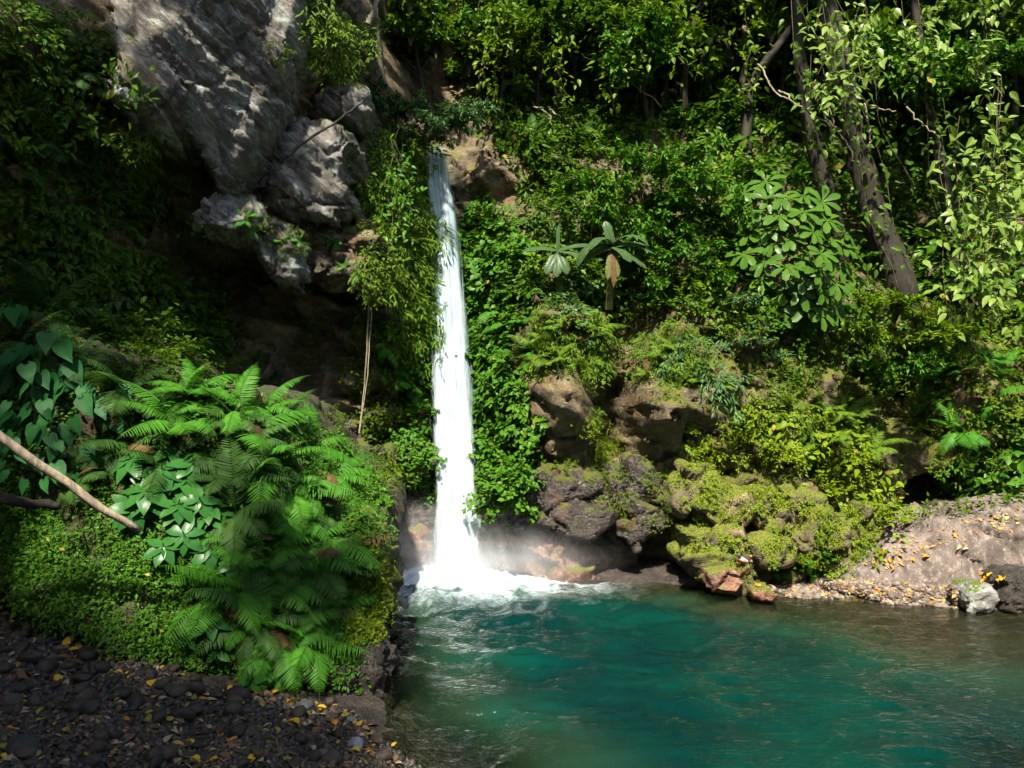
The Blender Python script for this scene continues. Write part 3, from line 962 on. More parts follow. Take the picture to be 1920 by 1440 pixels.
# ------------------------------------------------------------------ spray thrown up where it lands, and mist over it
g = np.random.default_rng(41)
n = 5200
rad = np.abs(g.normal(0, 0.55, n))
an = g.random(n) * 2 * math.pi
pp = np.stack([PLUNGE[0] + 1.35 * rad * np.cos(an), PLUNGE[1] - 0.05 + rad * np.sin(an) * 0.8, np.abs(g.normal(0, 0.20, n)) * np.exp(-rad * 0.8) + 0.02], -1)
sz = 0.002 + 0.006 * g.random(n) ** 3
tet = np.array([(1, 1, 1), (-1, -1, 1), (-1, 1, -1), (1, -1, -1)]) * 0.8
Vd = (pp[:, None] + tet[None] * sz[:, None, None] * np.array([1, 1, 1.6])).reshape(-1, 3)
Fd = (np.arange(n)[:, None, None] * 4 + np.array([(0, 1, 2), (0, 3, 1), (0, 2, 3), (1, 3, 2)])[None]).reshape(-1, 3)
t = NT('spray')
dd = t.n('BsdfDiffuse')
dd.inputs['Color'].default_value = (0.85, 0.88, 0.9, 1)
t.l(dd.outputs[0], t.out.inputs['Surface'])
tag(link('spray', mesh_from('spray', Vd, Fd, [t.m])), 'white spray drops thrown up at the foot of the waterfall', 'spray', kind='stuff')

# mist
bm = bmesh.new()
bmesh.ops.create_icosphere(bm, subdivisions=3, radius=1.0)
me = bpy.data.meshes.new('mist')
bm.to_mesh(me)
bm.free()
t = NT('mist')
tc = t.n('TexCoord')
ln = t.n('VectorMath', operation='LENGTH')
t.l(tc.outputs['Object'], ln.inputs[0])
fall_off = t.ramp(ln.outputs['Value'], 1.0, 0.1)
nm_ = t.noise(tc.outputs['Object'], 2.4, 3, 0.6)
de = t.math('MULTIPLY', t.math('POWER', fall_off, 1.6), t.math('MULTIPLY', t.ramp(nm_, 0.3, 0.7), 1.0))
pv = t.n('VolumePrincipled')
pv.inputs['Color'].default_value = (0.93, 0.95, 1.0, 1)
t.l(t.math('MULTIPLY', de, 2.2), pv.inputs['Density'])
t.l(pv.outputs[0], t.out.inputs['Volume'])
me.materials.append(t.m)
mist = tag(link('mist', me), 'pale mist drifting over the foam at the waterfall foot', 'mist', kind='stuff')
mist.location = (PLUNGE[0] + 0.1, PLUNGE[1] - 0.1, 0.25)
mist.scale = (3.0, 1.6, 1.25)
# ------------------------------------------------------------------ leaves
LEAF = {
    # outline of half a leaf as (along, half width); z from fold and droop
    'ovate': dict(t=[0, .12, .38, .70, 1.0], w=[0.0, .17, .25, .15, 0.0], fold=.22, droop=.18),
    'small': dict(t=[0, .40, 1.0], w=[0.0, .26, 0.0], fold=.25, droop=.10),
    'round': dict(t=[0, .15, .55, 1.0], w=[0.0, .30, .38, 0.0], fold=.2, droop=.2),
    'lance': dict(t=[0, .30, .65, 1.0], w=[0.0, .11, .09, 0.0], fold=.25, droop=.3),
    'pinna': dict(t=[0, .25, .65, 1.0], w=[0.03, .062, .050, 0.0], fold=.1, droop=.22),
    'obovate': dict(t=[0, .10, .35, .62, .86, 1.0], w=[.012, .03, .11, .185, .15, 0.0], fold=.18, droop=.28),
    'broad': dict(t=[0, .06, .25, .5, .78, 1.0], w=[.01, .12, .24, .26, .15, 0.0], fold=.16, droop=.22),
    'moss': dict(t=[0, .5, 1.0], w=[0.0, .3, 0.0], fold=.1, droop=.0),
}

def leaf_template(kind):
    L = LEAF[kind]
    tt, ww = np.array(L['t']), np.array(L['w'])
    V, F = [], []
    n = len(tt)
    zc = -L['droop'] * tt ** 2
    mid = [(0, t_, z_) for t_, z_ in zip(tt, zc)]
    V += mid
    li, ri = {}, {}
    for k in range(n):
        if ww[k] > 0:
            li[k] = len(V)
            V.append((-ww[k], tt[k], zc[k] + L['fold'] * ww[k]))
            ri[k] = len(V)
            V.append((ww[k], tt[k], zc[k] + L['fold'] * ww[k]))
        else:
            li[k] = ri[k] = k
    for k in range(n - 1):
        for d, idx in ((1, ri), (-1, li)):
            f = [k, idx[k], idx[k + 1], k + 1]
            f = [x for i, x in enumerate(f) if x not in f[:i]]
            if d < 0:
                f = f[::-1]
            if len(f) == 3:
                F.append(f)
            elif len(f) == 4:
                F.append([f[0], f[1], f[2]])
                F.append([f[0], f[2], f[3]])
    return np.array(V, float), np.array(F, np.int32)

TEMPL = {k: leaf_template(k) for k in LEAF}

def leaves_mesh(kind, pos, d, nrm, size):
    """many leaves as one array mesh: base positions, directions, upper side normals, lengths"""
    V0, F0 = TEMPL[kind]
    d = norm(d)
    x = norm(np.cross(d, nrm))
    z = np.cross(x, d)
    n = len(pos)
    sz = np.broadcast_to(np.asarray(size, float), (n,))
    V = pos[:, None] + sz[:, None, None] * (V0[None, :, 0:1] * x[:, None] + V0[None, :, 1:2] * d[:, None] + V0[None, :, 2:3] * z[:, None])
    F = (np.arange(n) * len(V0))[:, None, None] + F0[None]
    return V.reshape(-1, 3), F.reshape(-1, 3)

def rdir(g, n):
    return norm(g.normal(0, 1, (n, 3)))

M_LEAF = {
    'fern': leaf_mat('fern_green', (0.0336, 0.1391, 0.0128), (0.0714, 0.2215, 0.0176), deadf=0.0, trans=0.35, rough=0.5),
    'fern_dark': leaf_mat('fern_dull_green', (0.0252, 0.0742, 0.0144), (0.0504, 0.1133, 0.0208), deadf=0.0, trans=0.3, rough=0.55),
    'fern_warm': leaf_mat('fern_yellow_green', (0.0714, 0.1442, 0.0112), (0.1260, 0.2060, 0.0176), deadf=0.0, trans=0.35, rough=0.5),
    'heart': leaf_mat('heart_leaf_green', (0.0101, 0.0876, 0.0224), (0.0286, 0.1288, 0.0288), deadf=0.0, rough=0.5, trans=0.25, spec=0.15),
    'broad': leaf_mat('broad_leaf_green', (0.0151, 0.0824, 0.0200), (0.0420, 0.1442, 0.0240), deadf=0.01, rough=0.32, trans=0.25),
    'big': leaf_mat('big_leaf_green', (0.0336, 0.0948, 0.0096), (0.0672, 0.1442, 0.0160), deadf=0.02, rough=0.36, trans=0.25),
    'vine': leaf_mat('vine_green', (0.0336, 0.1185, 0.0096), (0.0798, 0.1905, 0.0128), deadf=0.01, rough=0.4, trans=0.3),
    'warm': leaf_mat('herb_sunlit_yellow_green', (0.0924, 0.1597, 0.0048), (0.1764, 0.2472, 0.0096), deadf=0.02, rough=0.45, trans=0.35),  # yellow-green leaf colour, partly standing in for sunlight on the right wall
    'cover': leaf_mat('ground_cover_green', (0.0420, 0.0948, 0.0048), (0.1050, 0.1648, 0.0080), deadf=0.01, rough=0.45, trans=0.3),
    'forest': leaf_mat('forest_green', (0.0302, 0.0886, 0.0064), (0.0798, 0.1545, 0.0096), deadf=0.015, rough=0.4, trans=0.4),
    'forest_b': leaf_mat('forest_light_green', (0.0714, 0.1442, 0.0064), (0.1344, 0.2215, 0.0112), deadf=0.03, rough=0.4, trans=0.45),
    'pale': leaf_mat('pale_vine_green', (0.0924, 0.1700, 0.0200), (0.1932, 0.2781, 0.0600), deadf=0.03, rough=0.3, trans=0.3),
    'grey': leaf_mat('greyish_green', (0.0420, 0.1081, 0.0360), (0.0840, 0.1700, 0.0560), deadf=0.01, rough=0.35, trans=0.25),
    'banana': leaf_mat('banana_green', (0.040, 0.085, 0.030), (0.065, 0.115, 0.042), deadf=0.0, rough=0.35, trans=0.3),
    'banana_old': leaf_mat('banana_withered', (0.10, 0.115, 0.03), (0.16, 0.15, 0.05), deadf=0.0, rough=0.6, trans=0.3),
    'dry': leaf_mat('dry_brown', (0.075, 0.045, 0.020), (0.13, 0.085, 0.036), deadf=0.0, rough=0.8, trans=0.15),
}
M_BARK = bark_mat('brown_bark', (0.009, 0.007, 0.0045), (0.024, 0.017, 0.010), 0.6)
M_BARK_PALE = bark_mat('pale_bark', (0.14, 0.11, 0.07), (0.32, 0.27, 0.18), 0.2)
M_TWIG = bark_mat('twig', (0.05, 0.045, 0.022), (0.10, 0.085, 0.04), 0.4)

# ---- labels from where a plant stands
MARKS = [
    (760, 190, 'over the waterfall lip'), (760, 420, 'on the wall left of the upper fall'), (770, 720, 'on the wall left of the lower fall'),
    (930, 480, 'on the wall right of the upper fall'), (930, 800, 'on the wall right of the lower fall'), (930, 300, 'around the bare rock by the lip'),
    (1090, 500, 'around the banana plants'), (1065, 690, 'on the rock buttress left of the black crack'), (1290, 700, 'on the rock buttress right of the black crack'),
    (1180, 300, 'on the slope above the banana plants'), (1330, 420, 'between the bananas and the big-leaved tree'), (1330, 580, 'below left of the big-leaved tree'),
    (1500, 700, 'in the shade under the big-leaved tree'), (1450, 860, 'on the yellow-green wall over the mossy boulders'), (1600, 860, 'on the wall left of the dark cleft'),
    (1700, 640, 'beside the shrub right of the big-leaved tree'), (1820, 820, 'on the wall right of the dark cleft'), (1800, 950, 'behind the pinkish mound'),
    (1700, 400, 'around the thick leaning trunks'), (1850, 500, 'under the hanging pale vines'), (1400, 1040, 'on the mossy boulders at the water'), (1560, 1020, 'between mossy boulders and mound'),
    (1240, 930, 'over the cave mouth at the water'), (120, 560, 'on the dark wall above heart-leaved plants'), (130, 250, 'in the dark upper corner left'), (300, 420, 'under the overhanging slab'),
    (600, 300, 'among the pale overhanging rocks'), (560, 620, 'in the dark recess'), (600, 820, 'behind the crest of the fern bank'), (350, 760, 'on the crest of the fern bank'),
    (120, 780, 'above the fallen log'), (300, 930, 'in the middle of the fern bank'), (550, 1000, 'on the pool side of the fern bank'), (120, 1030, 'below the fallen log'),
    (330, 1150, 'low on the fern bank'), (560, 1200, 'at the foot of the fern bank'), (690, 1090, 'on the mossy end rock'), (1000, 60, 'at the top of the slope above the fall'), (1250, 90, 'in the bright upper slope'), (1600, 90, 'in the upper right forest'), (1850, 120, 'in the upper right corner'),
    (60, 1160, 'at the upper edge of the stony bank'), (60, 1300, 'near the olive leaf at the bank edge'), (80, 1410, 'in the lower corner of the stony bank'), (200, 1230, 'around the pale curled leaf'), (230, 1330, 'in the middle of the stony bank'), (250, 1420, 'at the bottom of the stony bank'), (420, 1320, 'below the largest fallen leaf'), (400, 1410, 'around the close pair of leaves'), (560, 1360, 'below the trailing bank herbs'), (560, 1430, 'by the mauve stone'), (680, 1390, 'around the flat lilac stone'), (730, 1430, 'at the near water edge'),
    (1480, 1108, 'in the yellow drift at the water'), (1580, 1100, 'at the left foot of the mound'), (1690, 1100, 'on the pebbly shore under the mound'), (1780, 1120, 'on the shore by the dark groove'), (1850, 1085, 'above the grey boulder'), (1900, 1120, 'at the right end of the shore'), (1720, 1000, 'on the crest of the mound'), (1850, 980, 'high on the mound'),
]
_ones = ['', 'first', 'second', 'third', 'fourth', 'fifth', 'sixth', 'seventh', 'eighth', 'ninth', 'tenth', 'eleventh', 'twelfth', 'thirteenth', 'fourteenth', 'fifteenth', 'sixteenth', 'seventeenth', 'eighteenth', 'nineteenth']
_tens = ['', '', 'twent', 'thirt', 'fort', 'fift', 'sixt', 'sevent', 'eight', 'ninet']

def ordinal(n):
    if n < 20:
        return _ones[n]
    return _tens[n // 10] + 'ieth' if n % 10 == 0 else _tens[n // 10] + 'y-' + _ones[n % 10]

PENDING = []

def where(pt):
    x, y = proj(pt)
    return min(MARKS, key=lambda m: (m[0] - x) ** 2 + (m[1] - y) ** 2)[2]

def plant(o, desc, cat, group, pt=None):
    """label set at the end, from the place the plant is seen in"""
    pt = np.array(o.location) if pt is None else np.asarray(pt)
    o['category'] = cat
    o['group'] = group
    PENDING.append((o, desc, where(pt), proj(pt)))
    return o

def finish_labels():
    by = {}
    for o, desc, wh, pp in PENDING:
        by.setdefault((desc, wh), []).append((pp[0] + 0.3 * pp[1], o))
    for (desc, wh), lst in by.items():
        lst.sort(key=lambda q: q[0])
        for i, (k, o) in enumerate(lst):
            if len(lst) == 1:
                o['label'] = f'{desc} {wh}'
            else:
                o['label'] = f'{desc} {wh}, {ordinal(min(i + 1, 99))} from left'

# ------------------------------------------------------------------ fern
def frond_mesh(name, mat, pairs=24, arch=0.9, wid=0.30, seed=0, sag=0.25):
    g = np.random.default_rng(seed)
    tt = np.linspace(0, 1, 14)
    th = 0.35 - arch * 1.5 * tt
    y = np.concatenate([[0], np.cumsum(np.cos(th[:-1]) / 13)])
    z = np.concatenate([[0], np.cumsum(np.sin(th[:-1]) / 13)])
    bend = g.normal(0, 0.05)
    x = bend * tt ** 2
    path = np.stack([x, y, z], -1)
    V1, F1 = tube(path, 0.008 * (1 - 0.85 * tt), 3)
    F1 = np.concatenate([F1[:, [0, 1, 2]], F1[:, [0, 2, 3]]])
    ts = np.linspace(0.10, 0.985, pairs)
    base = np.stack([np.interp(ts, tt, path[:, k]) for k in range(3)], -1)
    tang = norm(np.stack([np.interp(ts, tt, np.gradient(path[:, k])) for k in range(3)], -1))
    ln = wid * np.clip(np.sin(math.pi * np.clip(ts, 0, 1) ** 0.62) ** 0.75, 0.08, 1) * np.where(ts > .8, (1 - ts) / .2 * .85 + .15, 1)
    up = norm(np.cross(np.array([1.0, 0, 0]), tang))
    pos, dr, nr, sz = [], [], [], []
    for sgn in (-1, 1):
        sidev = np.cross(tang, up) * sgn
        d = norm(sidev + 0.42 * tang - sag * np.array([0, 0, 1.0]) + g.normal(0, 0.05, (pairs, 3)))
        pos.append(base)
        dr.append(d)
        nr.append(up + 0.25 * g.normal(0, 1, (pairs, 3)) * 0.4)
        sz.append(ln * (0.9 + 0.2 * g.random(pairs)))
    V2, F2 = leaves_mesh('pinna', np.concatenate(pos), np.concatenate(dr), np.concatenate(nr), np.concatenate(sz))
    V, F = merge([(V1, F1), (V2, F2)])
    return mesh_from(name, V, F, [mat], False)

FROND = {}
for key in ('fern', 'fern_dark', 'fern_warm', 'dry'):
    FROND[key] = [frond_mesh('frond', M_LEAF[key], 30, a, wd, 10 + i, sg) for i, (a, wd, sg) in enumerate(((0.55, 0.24, .2), (0.85, 0.26, .3), (1.15, 0.24, .35), (0.7, 0.20, .45)))]

def fern(pt, n, size, key, g, count=8, spread=0.9, out=0.7, bias=(0, 0, 0), name='fern'):
    o = empty(name, pt)
    n = norm(n)
    upw = np.array([0, 0, 1.0])
    gax = norm(n * out + upw * 0.55)
    a0 = g.random() * 6.28
    s1 = norm(np.cross(gax, np.array([0.2, 1.0, 0.3])))
    s2 = np.cross(gax, s1)
    for k in range(count):
        a = a0 + k * 6.283 / count + g.normal(0, 0.25)
        d = norm(gax * (0.55 + 0.3 * g.random()) + spread * (math.cos(a) * s1 + math.sin(a) * s2) + np.asarray(bias))
        if d @ n < -0.15:
            d = norm(d + n * 0.6)
        me = FROND[key][g.integers(4)] if g.random() > 0.05 else FROND['dry'][g.integers(4)]
        link('frond', me, o, frame(d, upw + 0.3 * n + 0.15 * g.normal(0, 1, 3)) @ Matrix.Scale(size * (0.65 + 0.5 * g.random()), 4))
    return o

# ------------------------------------------------------------------ leafy clumps that hang on a wall (Z out, Y up), several forms of each
def wall_clump(kind, nleaf, leaf, mat, seed, depth=0.35, ragged=0.5, hang=0.7, name='foliage', tall=1.0):
    g = np.random.default_rng(seed)
    # little shoots over a ragged patch, each with leaves along it
    nsh = max(6, nleaf // 9)
    a = g.random(nsh) * 6.283
    r = np.sqrt(g.random(nsh)) * (1 + ragged * 0.5 * (vnoise(np.stack([np.cos(a) * 1.3, np.sin(a) * 1.3, np.full(nsh, seed + .3)], -1), seed)))
    root = np.stack([r * np.cos(a), r * np.sin(a) * tall, depth * (1 - r ** 2) * (0.4 + 0.8 * g.random(nsh))], -1)
    sd_ = norm(np.stack([g.normal(0, 0.55, nsh) + 0.4 * root[:, 0], -hang + g.normal(0, 0.45, nsh), 0.45 + 0.4 * g.random(nsh)], -1))
    per = max(1, nleaf // nsh)
    k = np.repeat(np.arange(nsh), per)
    tpos = g.random(len(k))
    pos = root[k] + sd_[k] * (tpos * leaf * 3.2)[:, None] + g.normal(0, leaf * 0.25, (len(k), 3))
    side = np.where(g.random(len(k)) < .5, -1, 1)
    perp = norm(np.cross(sd_[k], np.array([0, 0.3, 1.0])))
    d = norm(sd_[k] * 0.6 + perp * side[:, None] * 0.7 + np.array([0, -0.35 * hang, 0.15]) + g.normal(0, 0.22, (len(k), 3)))
    nr = norm(np.array([0, 0.45, 1.0]) + g.normal(0, 0.35, (len(k), 3)))
    V, F = leaves_mesh(kind, pos, d, nr, leaf * (0.65 + 0.6 * g.random(len(k))))
    return mesh_from(name, V, F, [mat], False)

# ------------------------------------------------------------------ upright shrubs and crowns (Z up)
def spray_foliage(kind, nleaf, leaf, seed, boughs=9, rad=1.0, flat=0.7, hang=0.15, per_clump=26):
    g = np.random.default_rng(seed)
    pos, d, nr = [], [], []
    tips = []
    bough_paths = []
    for b in range(boughs):
        a = b * 2.4 + g.normal(0, 0.3)
        el = g.uniform(0.05, 1.2)
        L = rad * g.uniform(0.55, 1.05)
        tip = np.array([math.cos(a) * math.cos(el) * L, math.sin(a) * math.cos(el) * L, math.sin(el) * L * flat + 0.1])
        mid = tip * 0.5 + np.array([0, 0, 0.12 * rad])
        bough_paths.append(spline(np.array([[0, 0, -0.3 * rad], mid * 0.5, mid, tip]), 8))
        tips.append(tip)
    ncl = max(boughs, nleaf // per_clump)
    for c in range(ncl):
        path = bough_paths[c % boughs]
        t_ = g.uniform(0.35, 1.0)
        p = np.array([np.interp(t_, np.linspace(0, 1, 8), path[:, k]) for k in range(3)])
        sub = norm(p + g.normal(0, 0.5, 3) * rad + np.array([0, 0, .15]))
        sl = rad * g.uniform(0.16, 0.34)
        m = per_clump
        s = g.random(m)
        q = p + sub * (s * sl)[:, None] + g.normal(0, 0.045 * rad, (m, 3))
        perp = norm(np.cross(sub, rdir(g, m)))
        dd = norm(sub * 0.55 + perp * 0.85 + np.array([0, 0, -hang]))
        pos.append(q)
        d.append(dd)
        nr.append(norm(np.array([0, 0, 1.0]) + g.normal(0, 0.4, (m, 3))))
    pos, d, nr = np.concatenate(pos), np.concatenate(d), np.concatenate(nr)
    V, F = leaves_mesh(kind, pos, d, nr, leaf * (0.6 + 0.7 * g.random(len(pos))))
    tb = [tube(p, np.linspace(0.022, 0.006, 8) * rad, 4) for p in bough_paths]
    return (V, F), merge(tb)

def quads_to_tris(F):
    return np.concatenate([F[:, [0, 1, 2]], F[:, [0, 2, 3]]])

SHRUB = {}
def shrub_kind(key, kind, nleaf, leaf, mat, seeds, **kw):
    out = []
    for s in seeds:
        (V, F), (TV, TF) = spray_foliage(kind, nleaf, leaf, s, **kw)
        out.append((mesh_from('foliage', V, F, [mat], False), mesh_from('stem', TV, TF, [M_TWIG])))
    SHRUB[key] = out

shrub_kind('slope', 'ovate', 900, 0.17, M_LEAF['forest'], (1, 2, 3), boughs=9)
shrub_kind('light', 'ovate', 900, 0.17, M_LEAF['forest_b'], (4, 5, 6), boughs=9)
shrub_kind('grey', 'ovate', 700, 0.16, M_LEAF['grey'], (7, 8), boughs=9, flat=0.55, hang=0.4)
shrub_kind('fresh', 'ovate', 800, 0.16, M_LEAF['vine'], (9, 10), boughs=8, flat=0.6, hang=0.5)

def shrub(key, pt, size, g, desc, group, lean=None, name='shrub'):
    f, st = SHRUB[key][g.integers(len(SHRUB[key]))]
    o = empty(name, pt)
    R = Matrix.Rotation(g.random() * 6.28, 4, 'Z')
    if lean is not None:
        R = wall_frame(norm(np.array([0, 0, 1.0]) * 0.8 + 0.6 * norm(lean))) @ R
    S = Matrix.Diagonal((size * g.uniform(.85, 1.15), size * g.uniform(.85, 1.15), size * g.uniform(.8, 1.1), 1))
    link('foliage', f, o, R @ S)['kind'] = 'stuff'
    link('stem', st, o, R @ S)
    return plant(o, desc, 'shrub', group)
UPW = np.array([0, 0, 1.0])

def px2m(px, dist):
    return px / FPX * dist

# ------------------------------------------------------------------ creepers and herbs on the walls
CL = {
    'vine': [wall_clump('round', 150, 0.27, M_LEAF['vine'], 400 + i, 0.35, hang=0.8) for i in range(4)],
    'warm': [wall_clump('ovate', 130, 0.26, M_LEAF['warm'], 420 + i, 0.4, hang=0.6) for i in range(4)],
    'cover': [wall_clump('ovate', 170, 0.19, M_LEAF['cover'], 440 + i, 0.35, hang=0.5) for i in range(4)],
    'dark': [wall_clump('ovate', 150, 0.22, M_LEAF['forest'], 460 + i, 0.4, hang=0.7) for i in range(4)],
    'light': [wall_clump('ovate', 150, 0.22, M_LEAF['forest_b'], 480 + i, 0.4, hang=0.7) for i in range(4)],
    'pend': [wall_clump('lance', 170, 0.34, M_LEAF['grey'], 500 + i, 0.35, hang=1.6) for i in range(3)],
    'grass': [wall_clump('lance', 280, 0.27, M_LEAF['fern_warm'], 520 + i, 0.3, hang=1.5) for i in range(3)],
    'broadw': [wall_clump('broad', 34, 0.42, M_LEAF['warm'], 540 + i, 0.45, hang=0.6) for i in range(3)],
    'broadg': [wall_clump('broad', 34, 0.42, M_LEAF['vine'], 560 + i, 0.45, hang=0.6) for i in range(3)],
    'small': [wall_clump('small', 300, 0.12, M_LEAF['cover'], 580 + i, 0.25, hang=0.3) for i in range(3)],
    'smallg': [wall_clump('small', 300, 0.12, M_LEAF['vine'], 590 + i, 0.25, hang=0.3) for i in range(3)],
    'smallw': [wall_clump('small', 320, 0.11, M_LEAF['warm'], 600 + i, 0.25, hang=0.3) for i in range(3)],
    'greyr': [wall_clump('round', 90, 0.26, M_LEAF['grey'], 620 + i, 0.4, hang=0.7) for i in range(3)],
}

def clumps(key, poly, count, px, seed, name, desc, group, lift=0.0, up=0.25, cat='creeper', nzmin=-2.0):
    g = np.random.default_rng(seed)
    for x, y, pt, n, dist in spots(poly, count, seed):
        if n[2] < nzmin:
            continue
        s = px2m(px * g.uniform(0.65, 1.35), dist)
        nn = norm(n + np.array([0, 0, up]) + np.array([0, -0.35, 0]))
        M = place(wall_frame(nn, g.normal(0, 0.35)), pt + n * lift * s, s)
        o = empty(name, pt)
        o.matrix_basis = M
        link('leaves', CL[key][g.integers(len(CL[key]))], o)['kind'] = 'stuff'
        plant(o, desc, cat, group, pt)

G = 'creepers on the cliff'
clumps('vine', [(872, 400), (905, 385), (985, 430), (990, 560), (955, 640), (950, 720), (940, 740), (905, 720), (893, 640), (868, 500)], 95, 34, 1, 'round_leaved_creeper', 'round-leaved green creeper', G)
clumps('vine', [(900, 730), (955, 720), (1000, 800), (985, 900), (930, 950), (900, 930), (888, 820)], 75, 32, 2, 'round_leaved_creeper', 'round-leaved green creeper', G)
clumps('vine', [(745, 560), (815, 540), (820, 720), (823, 930), (780, 900), (745, 830)], 44, 26, 3, 'round_leaved_creeper', 'round-leaved green creeper', G)
clumps('grass', [(690, 250), (795, 280), (806, 520), (810, 640), (745, 640), (700, 560), (690, 400)], 60, 40, 4, 'hanging_grass', 'drooping yellow-green grass tuft', 'grass tufts on the walls', cat='grass')
clumps('cover', [(690, 220), (795, 260), (806, 540), (745, 640), (700, 600), (680, 400)], 42, 30, 5, 'small_leaved_creeper', 'small-leaved creeper', G)
clumps('dark', [(880, 380), (1000, 400), (1010, 560), (960, 640), (890, 620)], 30, 32, 6, 'dark_leaved_creeper', 'dark-leaved creeper', G)
clumps('small', [(650, 560), (780, 560), (780, 800), (700, 780), (640, 680)], 40, 26, 7, 'herb_patch', 'low green herb patch', 'herb patches', cat='herb')
clumps('small', [(640, 900), (760, 850), (780, 900), (700, 960)], 14, 26, 8, 'herb_patch', 'low green herb patch', 'herb patches', cat='herb')
# right of the fall: slope round the bananas and buttresses
clumps('dark', [(985, 380), (1400, 250), (1400, 600), (1180, 560), (1000, 560)], 70, 44, 11, 'dark_leaved_creeper', 'dark-leaved creeper', G)
clumps('light', [(1010, 330), (1400, 300), (1400, 600), (1180, 580), (1010, 540)], 40, 40, 12, 'light_leaved_creeper', 'light green leafy creeper', G)
clumps('greyr', [(1010, 480), (1090, 520), (1090, 640), (1040, 620)], 10, 34, 13, 'grey_leaved_creeper', 'grey-green round-leaved creeper', G)
clumps('grass', [(1000, 590), (1135, 590), (1135, 680), (1010, 690)], 16, 30, 14, 'hanging_grass', 'drooping yellow-green grass tuft', 'grass tufts on the walls', cat='grass')
clumps('small', [(985, 560), (1150, 560), (1140, 860), (1090, 760), (1000, 680)], 34, 24, 15, 'herb_patch', 'low green herb patch', 'herb patches', cat='herb')
clumps('pend', [(1240, 630), (1345, 640), (1350, 720), (1260, 715)], 10, 30, 16, 'hanging_herb', 'long-leaved hanging herb', 'hanging herbs on the walls', cat='herb')
clumps('grass', [(1160, 600), (1400, 610), (1390, 700), (1180, 690)], 14, 26, 17, 'hanging_grass', 'drooping yellow-green grass tuft', 'grass tufts on the walls', cat='grass')
clumps('small', [(1160, 600), (1400, 620), (1400, 760), (1200, 740)], 28, 24, 18, 'herb_patch', 'low green herb patch', 'herb patches', cat='herb')
clumps('smallw', [(1095, 790), (1160, 800), (1165, 860), (1100, 870)], 18, 24, 19, 'moss_herb', 'mossy yellow-green herb patch', 'mossy herb patches', cat='herb')
clumps('warm', [(1280, 800), (1420, 740), (1560, 780), (1640, 900), (1700, 960), (1620, 1030), (1590, 940), (1480, 890), (1380, 860), (1290, 840)], 50, 23, 20, 'sunlit_creeper', 'sunlit yellow-green creeper', G)
clumps('broadw', [(1380, 720), (1560, 780), (1640, 860), (1700, 980), (1600, 1050), (1500, 900), (1400, 850)], 26, 27, 21, 'broad_herb', 'broad-leaved yellow-green herb', 'broad-leaved herbs', cat='herb')
clumps('smallw', [(1250, 880), (1480, 900), (1600, 920), (1690, 980), (1600, 1080), (1480, 1080), (1300, 1070)], 18, 12, 22, 'moss_herb', 'mossy yellow-green herb patch', 'mossy herb patches', cat='herb', nzmin=-0.1)
clumps('warm', [(1260, 890), (1420, 900), (1600, 930), (1690, 980), (1590, 1080), (1480, 1060), (1300, 1050)], 30, 15, 42, 'sunlit_creeper', 'sunlit yellow-green creeper', G)
clumps('cover', [(1400, 640), (1560, 720), (1660, 720), (1660, 860), (1560, 800), (1420, 760)], 24, 27, 23, 'small_leaved_creeper', 'small-leaved creeper', G)
clumps('dark', [(1400, 560), (1700, 560), (1700, 740), (1420, 700)], 36, 34, 24, 'dark_leaved_creeper', 'dark-leaved creeper', G)
clumps('cover', [(1740, 560), (1920, 480), (1920, 940), (1800, 950), (1730, 800)], 34, 28, 25, 'small_leaved_creeper', 'small-leaved creeper', G)
clumps('light', [(1740, 560), (1920, 520), (1920, 940), (1820, 950), (1740, 800)], 16, 28, 26, 'light_leaved_creeper', 'light green leafy creeper', G)
clumps('broadg', [(1780, 850), (1920, 800), (1920, 930), (1800, 940)], 26, 30, 27, 'broad_herb', 'broad-leaved green herb', 'broad-leaved herbs', cat='herb')
clumps('grass', [(1720, 600), (1920, 560), (1920, 860), (1760, 860)], 16, 26, 28, 'hanging_grass', 'drooping yellow-green grass tuft', 'grass tufts on the walls', cat='grass')
clumps('broadg', [(1000, 260), (1400, 240), (1900, 260), (1900, 560), (1700, 560), (1400, 620), (1180, 600), (1010, 500)], 40, 34, 43, 'broad_herb', 'broad-leaved green herb', 'broad-leaved herbs', cat='herb')
clumps('dark', [(1400, 200), (1920, 200), (1920, 560), (1640, 560), (1400, 400)], 60, 54, 29, 'dark_leaved_creeper', 'dark-leaved creeper', G)
clumps('dark', [(900, 185), (1400, 170), (1400, 270), (1120, 300), (1000, 380), (990, 300), (900, 235)], 60, 34, 30, 'dark_leaved_creeper', 'dark-leaved creeper', G)
clumps('cover', [(985, 830), (1160, 830), (1290, 850), (1290, 905), (1150, 900), (1000, 890)], 12, 17, 50, 'small_leaved_creeper', 'small-leaved creeper', G)
clumps('smallw', [(1090, 880), (1250, 880), (1260, 1010), (1180, 1030), (1120, 980)], 22, 14, 51, 'moss_herb', 'mossy yellow-green herb patch', 'mossy herb patches', cat='herb')
